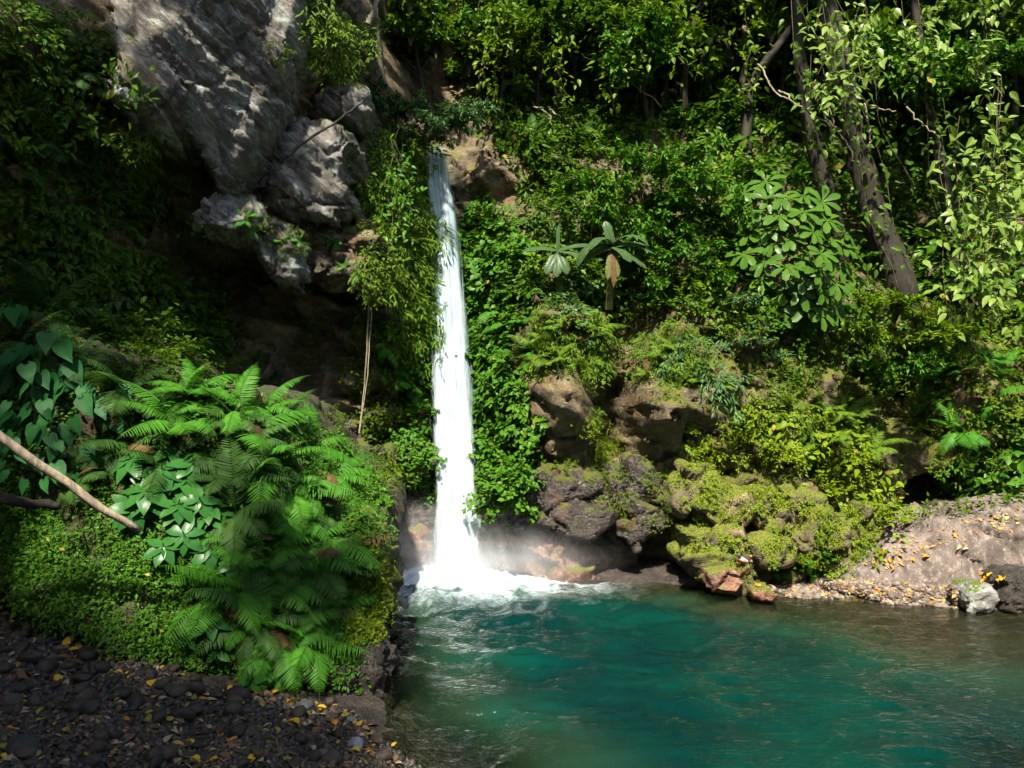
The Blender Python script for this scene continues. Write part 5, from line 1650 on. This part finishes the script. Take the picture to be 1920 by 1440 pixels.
for i in range(10):
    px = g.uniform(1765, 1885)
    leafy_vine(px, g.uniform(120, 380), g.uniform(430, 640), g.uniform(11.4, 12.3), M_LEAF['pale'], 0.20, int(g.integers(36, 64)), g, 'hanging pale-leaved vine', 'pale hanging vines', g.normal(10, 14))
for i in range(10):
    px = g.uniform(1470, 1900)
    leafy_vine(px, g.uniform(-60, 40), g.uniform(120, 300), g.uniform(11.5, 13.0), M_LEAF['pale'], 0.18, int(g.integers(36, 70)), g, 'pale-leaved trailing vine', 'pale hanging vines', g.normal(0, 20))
for i in range(14):
    px = g.uniform(900, 1460)
    leafy_vine(px, g.uniform(-60, 10), g.uniform(60, 200), g.uniform(13.5, 15.0), M_LEAF['forest_b'], 0.14, int(g.integers(60, 120)), g, 'light-leaved trailing vine', 'trailing vines of the forest', g.normal(0, 20))
for i, (pts_, lab) in enumerate((([(1690, 545), (1600, 260), (1545, -60)], 'climbing vine on the thick leaning trunk'), ([(1580, 470), (1520, 260), (1495, 0)], 'climbing vine on the slim leaning trunk'), ([(1800, 560), (1765, 300), (1710, 0)], 'climbing vine on the thin dark trunk'))):
    for j in range(3):
        x0, x1 = pts_[0][0], pts_[2][0]
        leafy_vine(x1 + (j - 1) * 16, pts_[2][1], pts_[0][1] - 90 * j, 13.45, M_LEAF['forest'], 0.15, 70, g, 'climbing dark-leaved vine', 'climbing vines on the trunks', x0 - x1)
for i in range(8):
    px = g.uniform(690, 790)
    leafy_vine(px, g.uniform(200, 330), g.uniform(380, 520), g.uniform(12.2, 12.7), M_LEAF['vine'], 0.12, 50, g, 'fresh-leaved trailing vine', 'trailing vines by the fall', g.normal(0, 8))
# ------------------------------------------------------------------ fallen log on the near bank
def log(name, pts, r0, r1, mat, label, seed):
    path = spline(np.array([P(*p) for p in pts]), 30)
    path[1:-1] += 0.02 * np.stack([vnoise(np.stack([np.arange(28) * .3, np.full(28, c + .5), np.full(28, seed + .3)], -1), seed + c) for c in range(3)], -1)
    V, F = tube(path, np.linspace(r0, r1, 30), 12, 0.25, seed)
    i0 = np.arange(12)
    V = np.concatenate([V, [path[0], path[-1]]])
    cap = np.concatenate([np.stack([np.roll(i0, -1), i0, np.full(12, len(V) - 2)], -1), np.stack([i0 + 29 * 12, np.roll(i0, -1) + 29 * 12, np.full(12, len(V) - 1)], -1)])
    return tag(link(name, mesh_from(name, V, [F, cap], [mat])), label, 'log', 'logs on the near bank')

M_LOG = bark_mat('weathered_log', (0.20, 0.155, 0.105), (0.38, 0.31, 0.22), 0.2)
log('fallen_log', [(-300, 640, 5.6), (-120, 735, 5.9), (0, 815, 6.1), (130, 910, 6.35), (205, 962, 6.5), (262, 995, 6.65)], 0.042, 0.030, M_LOG, 'bare pale brown log lying slantwise down the fern bank', 3)
log('fallen_log', [(-60, 925, 6.5), (40, 940, 6.6), (112, 948, 6.7)], 0.055, 0.035, M_BARK, 'short dark rotten log under the pale one', 5)

# ------------------------------------------------------------------ stones
def stone_mesh(seed, mat, flat=0.7, sub=2):
    g = np.random.default_rng(seed)
    bm = bmesh.new()
    for p in norm(g.normal(0, 1, (13, 3))) * np.array([1.0, 0.85, flat]) * g.uniform(.8, 1, (13, 1)):
        bm.verts.new(p)
    bmesh.ops.convex_hull(bm, input=bm.verts)
    bmesh.ops.delete(bm, geom=[v for v in bm.verts if not v.link_faces], context='VERTS')
    bmesh.ops.subdivide_edges(bm, edges=bm.edges, cuts=2, use_grid_fill=True, smooth=0.35)
    me = bpy.data.meshes.new('stone')
    bm.to_mesh(me)
    bm.free()
    me.polygons.foreach_set('use_smooth', np.ones(len(me.polygons), bool))
    relax(me, 1, 0.35)
    V = co_of(me)
    V *= (1 + 0.05 * fbm(V * 2.2 + seed, 3, seed=seed))[:, None]
    me.vertices.foreach_set('co', V.astype(np.float32).ravel())
    me.materials.append(mat)
    me.update()
    return me

def stone_mat(name, a, b, rough=0.55):
    t = NT(name)
    oi = t.n('ObjectInfo')
    tc = t.n('TexCoord')
    n1 = t.noise(tc.outputs['Object'], 2.5, 4, 0.7)
    n2 = t.noise(tc.outputs['Object'], 14, 2, 0.7)
    c = t.mix(oi.outputs['Random'], a, b)
    c = t.mix(t.math('MULTIPLY', t.ramp(n1, 0.4, 0.65), 0.5), c, tuple(q * 0.5 for q in a))
    c = t.mix(t.math('MULTIPLY', t.ramp(n2, 0.55, 0.7), 0.3), c, tuple(min(1, q * 1.8) for q in b))
    bp = t.n('Bump')
    bp.inputs['Strength'].default_value = 0.5
    bp.inputs['Distance'].default_value = 0.02
    t.l(t.math('ADD', n1, n2), bp.inputs['Height'])
    pr = t.n('BsdfPrincipled')
    t.l(c, pr.inputs['Base Color'])
    pr.inputs['Roughness'].default_value = rough
    t.l(bp.outputs[0], pr.inputs['Normal'])
    t.l(pr.outputs[0], t.out.inputs['Surface'])
    return t.m

M_STONE = stone_mat('dark_stone', (0.022, 0.017, 0.012), (0.066, 0.050, 0.036), 0.5)
M_STONE_P = stone_mat('shore_stone', (0.09, 0.075, 0.062), (0.24, 0.20, 0.17), 0.75)
STONES = [stone_mesh(i, M_STONE, f) for i, f in enumerate((.7, .6, .8, .5, .7, .65))]
STONES_P = [stone_mesh(20 + i, M_STONE_P, f) for i, f in enumerate((.7, .6, .8, .6))]

def scatter_stones(poly, count, px0, px1, meshes, name, label, group, seed, sink=0.25):
    g = np.random.default_rng(seed)
    for x, y, pt, n, dist in spots(poly, count, seed):
        if n[2] < 0.3:
            continue
        s = px2m(px0 + (px1 - px0) * g.random() ** 2.2, dist) * 0.5
        M = Matrix.Translation(Vector(pt + UPW * s * (0.55 - sink))) @ Matrix.Rotation(g.random() * 6.28, 4, 'Z') @ Matrix.Rotation(g.normal(0, .35), 4, 'X') @ Matrix.Scale(s, 4)
        plant(link(name, meshes[g.integers(len(meshes))], None, M), label, 'stone', group, pt)

BANKP = [(0, 1130), (130, 1160), (280, 1235), (400, 1290), (560, 1310), (660, 1330), (720, 1390), (790, 1440), (0, 1440)]
scatter_stones(BANKP, 270, 10, 48, STONES, 'stone', 'dark rounded stone', 'stones of the near bank', 5)
for x, y, s, lab, a, b in ((665, 1398, 38, 'flat pale lilac-grey stone at the near water edge', (0.26, 0.25, 0.30), (0.28, 0.27, 0.33)), (680, 1380, 18, 'small pinkish stone beside the flat lilac one', (0.34, 0.24, 0.20), (0.36, 0.26, 0.22)),
                          (660, 1352, 22, 'small wet blue-grey stone at the near water edge', (0.10, 0.13, 0.14), (0.14, 0.18, 0.19)), (605, 1420, 36, 'mauve brown stone in front of the flat lilac one', (0.11, 0.085, 0.085), (0.13, 0.10, 0.10)),
                          (570, 1330, 44, 'slate-grey stone below the trailing herbs of the bank', (0.07, 0.07, 0.08), (0.09, 0.09, 0.10)), (40, 1410, 60, 'dark slate stone in the lower corner', (0.03, 0.03, 0.035), (0.04, 0.04, 0.045))):
    h = hit(x, y)
    sz = px2m(s, h[2]) * 0.55
    tag(link('stone', stone_mesh(60 + x, stone_mat('single_stone', a, b), 0.5), None, Matrix.Translation(Vector(h[0] + UPW * sz * .2)) @ Matrix.Rotation(x, 4, 'Z') @ Matrix.Scale(sz, 4)), lab, 'stone', 'stones of the near bank')
SHORER = [(1440, 1102), (1560, 1092), (1650, 1092), (1720, 1098), (1795, 1105), (1795, 1142), (1650, 1130), (1480, 1120)]
scatter_stones(SHORER, 200, 7, 20, STONES_P, 'shore_stone', 'small pale stone', 'stones of the right shore', 6)
scatter_stones([(900, 1400), (1300, 1390), (1600, 1380), (1920, 1330), (1920, 1440), (900, 1440)], 40, 24, 60, STONES, 'pool_stone', 'dark underwater stone', 'stones of the pool bed', 7)

# small gravel between the stones
def gravel(name, poly, count, px, mat, label, seed):
    g = np.random.default_rng(seed)
    oc = np.array([(1, 0, 0), (-1, 0, 0), (0, 1, 0), (0, -1, 0), (0, 0, .7), (0, 0, -.7)], float)
    of = np.array([(0, 2, 4), (2, 1, 4), (1, 3, 4), (3, 0, 4), (2, 0, 5), (1, 2, 5), (3, 1, 5), (0, 3, 5)])
    S = spots(poly, count, seed)
    pts = np.array([s[2] for s in S])
    ds = np.array([s[4] for s in S])
    n = len(pts)
    V0 = oc[None] * (1 + 0.35 * g.normal(0, 1, (n, 6, 1)).clip(-1, 1))
    a = g.random(n) * 6.28
    R = np.stack([np.stack([np.cos(a), -np.sin(a), a * 0], -1), np.stack([np.sin(a), np.cos(a), a * 0], -1), np.stack([a * 0, a * 0, a * 0 + 1], -1)], 1)
    s = px / FPX * ds * (0.4 + g.random(n) ** 2)
    V = pts[:, None] + np.einsum('nij,nkj->nki', R, V0) * s[:, None, None]
    F = np.arange(n)[:, None, None] * 6 + of[None]
    tag(link(name, mesh_from(name, V.reshape(-1, 3), F.reshape(-1, 3), [mat])), label, 'gravel', kind='stuff')

def island_mat(name, cols, rough=0.7):
    t = NT(name)
    ge = t.n('NewGeometry')
    cr = t.n('ValToRGB')
    cr.color_ramp.interpolation = 'CONSTANT'
    while len(cr.color_ramp.elements) < len(cols):
        cr.color_ramp.elements.new(0.5)
    for i, c in enumerate(cols):
        cr.color_ramp.elements[i].position = i / len(cols)
        cr.color_ramp.elements[i].color = (*c, 1)
    t.l(ge.outputs['Random Per Island'], cr.inputs[0])
    pr = t.n('BsdfPrincipled')
    pr.inputs['Roughness'].default_value = rough
    t.l(cr.outputs[0], pr.inputs['Base Color'])
    t.l(pr.outputs[0], t.out.inputs['Surface'])
    return t.m

gravel('gravel', BANKP + [(-260, 1440), (-260, 1140)], 8500, 7, island_mat('gravel_dark', [(0.02, 0.017, 0.015), (0.05, 0.04, 0.034), (0.035, 0.032, 0.032), (0.08, 0.062, 0.05), (0.03, 0.024, 0.02)], 0.55), 'dark gravel between the stones of the near bank', 8)
gravel('gravel', SHORER, 5000, 4.5, island_mat('gravel_pale', [(0.08, 0.06, 0.05), (0.20, 0.155, 0.125), (0.15, 0.125, 0.11), (0.28, 0.23, 0.19), (0.11, 0.07, 0.045)]), 'pale gravel of the right shore', 9)

# ------------------------------------------------------------------ fallen leaves
def fallen_mesh(seed, kind, mat):
    g = np.random.default_rng(seed)
    me = single_leaf(kind, mat, 'fallen_leaf', 0.1, seed)
    V = co_of(me)
    V[:, 0] *= g.uniform(0.9, 1.4)
    V[:, 2] += 0.5 * np.abs(V[:, 0]) * g.uniform(.1, 1.3) + 0.12 * np.sin(V[:, 1] * g.uniform(2, 5) + 1) * g.uniform(.2, 1)
    V -= np.array([0, 0.5, np.percentile(V[:, 2], 30)])
    me.vertices.foreach_set('co', V.astype(np.float32).ravel())
    me.update()
    return me

FLM = {
    'yellow': leaf_mat('fallen_yellow', (0.50, 0.30, 0.02), (0.62, 0.42, 0.04), deadf=0, rough=0.5, trans=.15),
    'orange': leaf_mat('fallen_orange', (0.42, 0.16, 0.02), (0.50, 0.24, 0.04), deadf=0, rough=0.6, trans=.15),
    'brown': leaf_mat('fallen_brown', (0.10, 0.052, 0.026), (0.20, 0.11, 0.06), deadf=0, rough=0.7, trans=.1),
    'tan': leaf_mat('fallen_tan', (0.32, 0.24, 0.14), (0.44, 0.34, 0.20), deadf=0, rough=0.7, trans=.1),
    'olive': leaf_mat('fallen_olive', (0.18, 0.19, 0.03), (0.26, 0.26, 0.05), deadf=0, rough=0.5, trans=.15),
}
FL_ = {k: [fallen_mesh(i + 10 * j, ('ovate', 'broad', 'ovate')[i], m) for i in range(3)] for j, (k, m) in enumerate(FLM.items())}

def drop_leaf(x, y, px, col, g, label, group, auto=False):
    h = hit(x, y)
    if not h:
        return
    pt, n, dist = h
    if n[2] < 0:
        n = UPW
    nn = norm(n + UPW * 0.5 + 0.25 * g.normal(0, 1, 3))
    d = norm(np.cross(nn, g.normal(0, 1, 3)))
    o = link('fallen_leaf', FL_[col][g.integers(3)], None, place(frame(d, nn), pt + nn * 0.012, px2m(px, dist)))
    if auto:
        plant(o, label, 'fallen leaf', group, pt)
    else:
        tag(o, label, 'fallen leaf', group)

g = np.random.default_rng(17)
for x, y, px, col, lab in ((440, 1268, 62, 'orange', 'largest brown-orange fallen leaf under the seedling'), (128, 1212, 30, 'yellow', 'orange-yellow leaf beside two dark stones'), (56, 1134, 22, 'yellow', 'bright yellow leaf at the upper left of the bank'), (178, 1248, 28, 'tan', 'pale curled leaf in the middle of the bank'),
                          (235, 1265, 22, 'yellow', 'bright yellow lobed leaf between black stones'), (283, 1285, 26, 'yellow', 'yellow leaf standing among brown litter'), (28, 1298, 34, 'olive', 'olive yellow leaf at the left edge'), (355, 1400, 30, 'yellow', 'yellow oval leaf low on the bank'),
                          (545, 1358, 30, 'yellow', 'yellow leaf right of a dark wet stone'), (540, 1428, 28, 'yellow', 'yellow leaf at the bottom of the bank'), (508, 1305, 30, 'yellow', 'yellow leaf under the glossy narrow plant'), (548, 1320, 22, 'yellow', 'yellow leaf below the trailing herbs'), (607, 1330, 24, 'yellow', 'yellow leaf standing by the bank foot'),
                          (345, 1325, 24, 'olive', 'olive green curled leaf on dark stones'), (412, 1384, 20, 'orange', 'small orange leaf of a close pair'), (428, 1390, 22, 'yellow', 'yellow leaf of a close pair'), (390, 1345, 26, 'olive', 'narrow olive leaf above the pair'), (440, 1355, 16, 'tan', 'small cream leaf beside the narrow olive one'), (80, 1340, 26, 'olive', 'dull olive leaf on dark gravel'), (145, 1360, 22, 'yellow', 'yellow leaf right of the olive one'), (470, 1430, 24, 'yellow', 'yellow leaf at the bottom edge'), (395, 1430, 26, 'yellow', 'pale yellow leaf lying at the bottom edge')):
    drop_leaf(x, y, px, col, g, lab, 'fallen leaves on the near bank')
cols = ['brown', 'brown', 'brown', 'tan', 'orange', 'yellow', 'olive']
for x, y, pt, n, dist in spots(BANKP, 130, 15):
    c = cols[g.integers(7)]
    drop_leaf(x, y, g.uniform(10, 26), c, g, f'small {c} fallen leaf', 'fallen leaves on the near bank', True)
for poly, cnt, seed, where_ in ((SHORER, 70, 16, 'on the right shore'), ([(1420, 1098), (1560, 1088), (1640, 1090), (1560, 1122), (1440, 1118)], 34, 17, 'in the yellow drift at the water edge'), ([(1620, 1055), (1700, 1008), (1800, 980), (1910, 955), (1910, 1010), (1760, 1045), (1650, 1085)], 14, 18, 'on the crest of the pinkish mound'), ([(1830, 1075), (1890, 1075), (1890, 1098), (1820, 1095)], 12, 19, 'above the grey boulder')):
    for x, y, pt, n, dist in spots(poly, cnt, seed):
        c = ('orange', 'orange', 'yellow', 'tan', 'orange')[g.integers(5)]
        drop_leaf(x, y, g.uniform(7, 14), c, g, f'small {c} fallen leaf', 'fallen leaves on the right shore', True)

LIT = island_mat('leaf_litter', [(0.09, 0.05, 0.026), (0.16, 0.09, 0.05), (0.06, 0.036, 0.022), (0.30, 0.22, 0.12), (0.11, 0.075, 0.05), (0.34, 0.20, 0.03), (0.045, 0.03, 0.022)], 0.65)
LITP = island_mat('leaf_litter_orange', [(0.38, 0.15, 0.02), (0.46, 0.22, 0.04), (0.30, 0.15, 0.06), (0.46, 0.30, 0.04), (0.22, 0.12, 0.07)], 0.65)
def litter(name, poly, count, px, mat, label, seed):
    g = np.random.default_rng(seed)
    S = [s for s in spots(poly, count, seed) if s[3][2] > 0.1]
    pts = np.array([s[2] for s in S])
    m = len(pts)
    nn = norm(np.array([s[3] for s in S]) + UPW * 0.4 + 0.35 * g.normal(0, 1, (m, 3)))
    d = np.cross(nn, g.normal(0, 1, (m, 3)))
    V, F = leaves_mesh('ovate', pts + nn * 0.015, d, nn, px / FPX * np.array([s[4] for s in S]) * (0.5 + g.random(m)))
    tag(link(name, mesh_from(name, V, F, [mat], False)), label, 'leaf litter', kind='stuff')

litter('leaf_litter', BANKP + [(-260, 1440), (-260, 1140)], 1900, 15, LIT, 'brown leaf litter between the stones of the near bank', 31)
litter('leaf_litter', SHORER, 900, 8, LITP, 'orange leaf litter along the right shore', 32)
litter('leaf_litter', [(1620, 1055), (1700, 1008), (1800, 980), (1910, 955), (1910, 990), (1760, 1025), (1650, 1085)], 150, 6, LITP, 'orange leaf litter on the mound crest', 33)

# ------------------------------------------------------------------ pale scrap between the mossy boulders
h = hit(1392, 1046)
u = np.linspace(-1, 1, 7)
U, W_ = np.meshgrid(u, u, indexing='ij')
V = np.stack([U.ravel() * 0.10, 0.05 * np.sin(U.ravel() * 4.4 + 2 * W_.ravel()) + 0.03 * np.sin(W_.ravel() * 5 + U.ravel()), W_.ravel() * 0.065], -1)
V2 = V + np.array([0, 0.012, 0])
Fg = grid_faces(7, 7)
t = NT('pale_scrap')
tc = t.n('TexCoord')
nz = t.noise(tc.outputs['Object'], 9, 2, .5)
pr = t.n('BsdfPrincipled')
t.l(t.mix(t.ramp(nz, .5, .6), (0.50, 0.43, 0.41), (0.42, 0.18, 0.09)), pr.inputs['Base Color'])
t.l(pr.outputs[0], t.out.inputs['Surface'])
sc_ = link('pale_scrap', mesh_from('pale_scrap', *merge([(V, Fg), (V2, Fg[:, ::-1])]), [t.m]))
sc_.location = Vector(h[0] + np.array([0, -0.1, 0.0]))
tag(sc_, 'crumpled pale pink and orange scrap wedged between mossy boulders', 'scrap')

# ------------------------------------------------------------------ fine cover: moss and seedlings too small and many to count
def fine_cover(name, poly, count, px, per, kind, mat, label, cat, seed, nz_min=-0.6, gap=-0.35):
    g = np.random.default_rng(seed)
    S = [s for s in spots(poly, count, seed) if s[3][2] > nz_min]
    pts = np.repeat(np.array([s[2] for s in S]), per, 0)
    nn = np.repeat(np.array([s[3] for s in S]), per, 0)
    ds = np.repeat(np.array([s[4] for s in S]), per, 0)
    m = len(pts)
    sz = px / FPX * ds * (0.5 + g.random(m))
    keep = fbm(pts * 2.3, 3, seed=seed) > gap
    d = norm(rdir(g, m) + nn * 0.7)
    p = pts + g.normal(0, 1, (m, 3)) * (sz * 0.8)[:, None] + nn * 0.01
    V, F = leaves_mesh(kind, p[keep], d[keep], norm(nn[keep] * 0.8 + UPW * 0.5 + g.normal(0, .3, (keep.sum(), 3))), sz[keep])
    tag(link(name, mesh_from(name, V, F, [mat], False)), label, cat, kind='stuff')

fine_cover('ground_cover', [(0, 560), (230, 690), (430, 700), (520, 780), (640, 890), (705, 1000), (690, 1290), (560, 1300), (300, 1235), (0, 1135)], 12000, 8, 3, 'small', M_LEAF['vine'], 'tiny-leaved ground cover over the near bank', 'ground cover', 21)
fine_cover('ground_cover', [(860, 380), (1400, 230), (1920, 300), (1920, 960), (1690, 980), (1500, 900), (1400, 800), (1250, 720), (1000, 700), (890, 930)], 14000, 8, 3, 'small', M_LEAF['cover'], 'fine green plant cover over the right cliff', 'ground cover', 22, -0.1, 0.0)
fine_cover('moss', [(1240, 870), (1400, 860), (1700, 930), (1600, 1080), (1450, 1100), (1300, 1080)], 7000, 3.0, 3, 'moss', M_LEAF['warm'], 'bright moss over the boulders at the water', 'moss', 23, -0.1, 0.1)
fine_cover('ground_cover', [(880, 190), (1400, 170), (1920, 200), (1920, 320), (1400, 250), (1120, 300), (1000, 380)], 6000, 12, 3, 'small', M_LEAF['forest'], 'dark plant cover of the forest floor', 'ground cover', 27)
fine_cover('moss', [(660, 960), (718, 1060), (714, 1200), (655, 1215)], 2500, 6, 3, 'moss', M_LEAF['warm'], 'bright moss on the end rock of the bank', 'moss', 24)
fine_cover('ground_cover', [(0, 0), (230, 60), (330, 330), (420, 480), (430, 700), (0, 600)], 4000, 12, 2, 'small', M_LEAF['forest'], 'dark plant cover over the left wall', 'ground cover', 25)
fine_cover('ground_cover', [(690, 230), (800, 270), (815, 640), (820, 930), (700, 900), (640, 700), (700, 560)], 4500, 9, 3, 'small', M_LEAF['cover'], 'fine green cover on the wall left of the fall', 'ground cover', 26)

# ------------------------------------------------------------------ unseen trees added round the camera to shade the gorge
g = np.random.default_rng(303)
CAN = {}
for k, (key, mat) in enumerate((('a', 'forest'), ('b', 'forest_b'))):
    (V, F), (TV, TF) = spray_foliage('ovate', 1500, 0.16, 70 + k, boughs=12)
    CAN[key] = (mesh_from('crown', V, F, [M_LEAF[mat]], False), mesh_from('twigs', TV, TF, [M_TWIG]))

def unseen_shade_tree(root, blobs, r0, label):
    root = np.array(root, float)
    o = empty('unseen_shade_tree', root)
    c = np.mean([b[:3] for b in blobs], 0)
    V, F = tube(spline(np.array([[0, 0, -0.5], (c - root) * np.array([.25, .25, .5]), (c - root) * np.array([.7, .7, .85]), c - root]), 14), np.linspace(r0, r0 * .4, 14), 9, 0.2)
    link('trunk', mesh_from('trunk', V, F, [M_BARK]), o)
    for b in blobs:
        p = np.array(b[:3]) - root
        TV, TF = tube(spline(np.array([(c - root) * np.array([.7, .7, .85]), (p + (c - root)) / 2, p]), 8), np.linspace(r0 * .35, r0 * .1, 8), 6)
        link('branch', mesh_from('branch', TV, TF, [M_BARK]), o)
        m, st = CAN['ab'[int(g.integers(2))]]
        q = link('crown', m, o, Matrix.Translation(Vector(p)) @ Matrix.Rotation(g.random() * 6.28, 4, 'Z') @ Matrix.Diagonal((b[3], b[3], b[3] * .7, 1)))
        q['kind'] = 'stuff'
    tag(o, label, 'tree', 'unseen trees added for shade')

unseen_shade_tree((-6.5, -2.5, 1.5), [(-6.8, 0, 10, 2.2), (-7.0, 2.0, 10.8, 2.2), (-6.8, 3.4, 11, 2.2), (-5.6, -0.9, 10, 1.7), (-3.3, 0.4, 10.2, 1.25), (-3.9, -1.3, 10, 1.3), (-2.9, -1.7, 10.0, 1.1), (-6.6, 5.0, 11.5, 1.9), (-4.8, -2.0, 10, 1.8), (-6.0, -3.2, 9.5, 2.0), (-4.2, -3.6, 9.6, 2.0)], 0.3, 'unseen tall tree added to shade the near bank')
unseen_shade_tree((-9, 3.5, 9), [(-8.0, 4.6, 12.5, 2.0), (-8.5, 3, 12, 2.2), (-10, 5, 12, 2.0)], 0.25, 'unseen tree added for shade on the rim above the overhanging slab')
unseen_shade_tree((-4.2, 12.2, 9.0), [(-2.3, 10.4, 10.8, 1.2), (-3.2, 9.4, 11.2, 1.1), (-4.3, 7.2, 11.2, 1.1)], 0.14, 'unseen rim tree added to shade the upper waterfall')
unseen_shade_tree((-2.5, -6, 1.5), [(-2.4, -4.4, 10.5, 2.2), (-0.8, -5.0, 10.5, 2.0), (-3.6, -3.0, 10.4, 1.7), (0.6, -5.2, 10, 2.1)], 0.3, 'unseen tall tree added for shade directly behind the viewer')
unseen_shade_tree((4, -5.5, 1.5), [(2.2, -3.6, 10.2, 2.0), (3.6, -3.2, 10.2, 2.0), (5.2, -3.2, 10.4, 2.2), (6.5, -2.4, 10.5, 1.8)], 0.28, 'unseen tall tree added for shade on the bank behind right')
unseen_shade_tree((10, -3, 2), [(8.2, -1.5, 10.4, 2.2), (9.5, 0.6, 10.4, 2.2), (8.4, 1.6, 10.8, 1.8), (11, 3, 10.5, 2.2)], 0.3, 'unseen tall tree added for shade far right behind the viewer')
unseen_shade_tree((-10, -9, 3), [(-9, -6, 9, 2.6), (-6, -7, 9.5, 2.6), (-3, -8, 9, 2.6)], 0.3, 'unseen tree added at the back of the gorge on the left')
unseen_shade_tree((4, -11, 4), [(1, -8, 9, 2.6), (4.5, -7, 9.5, 2.6), (8, -6, 9, 2.6)], 0.3, 'unseen tree added at the back of the gorge on the right')
# forest crowns high over the top of the fall and the slope
g = np.random.default_rng(404)
for i in range(70):
    px, py = g.uniform(640, 1960), g.uniform(-70, 150)
    Y = g.uniform(13.6, 16.5)
    if 560 < px < 900 and py > 70:
        continue
    top = P(px, py, Y)
    h = hit(px, min(py + 200, 240)) if px > 760 else hit(720, 160)
    root = h[0] if h[0][1] > 12.5 else P(px, 230, 15.2)
    o = tree(root, top, g.uniform(0.035, 0.07), g, ('slope', 'light', 'light', 'fresh')[g.integers(4)], g.uniform(0.55, 0.85), 5)
    plant(o, 'overhanging leafy tree', 'tree', 'overhanging trees of the slope', top)
finish_labels()
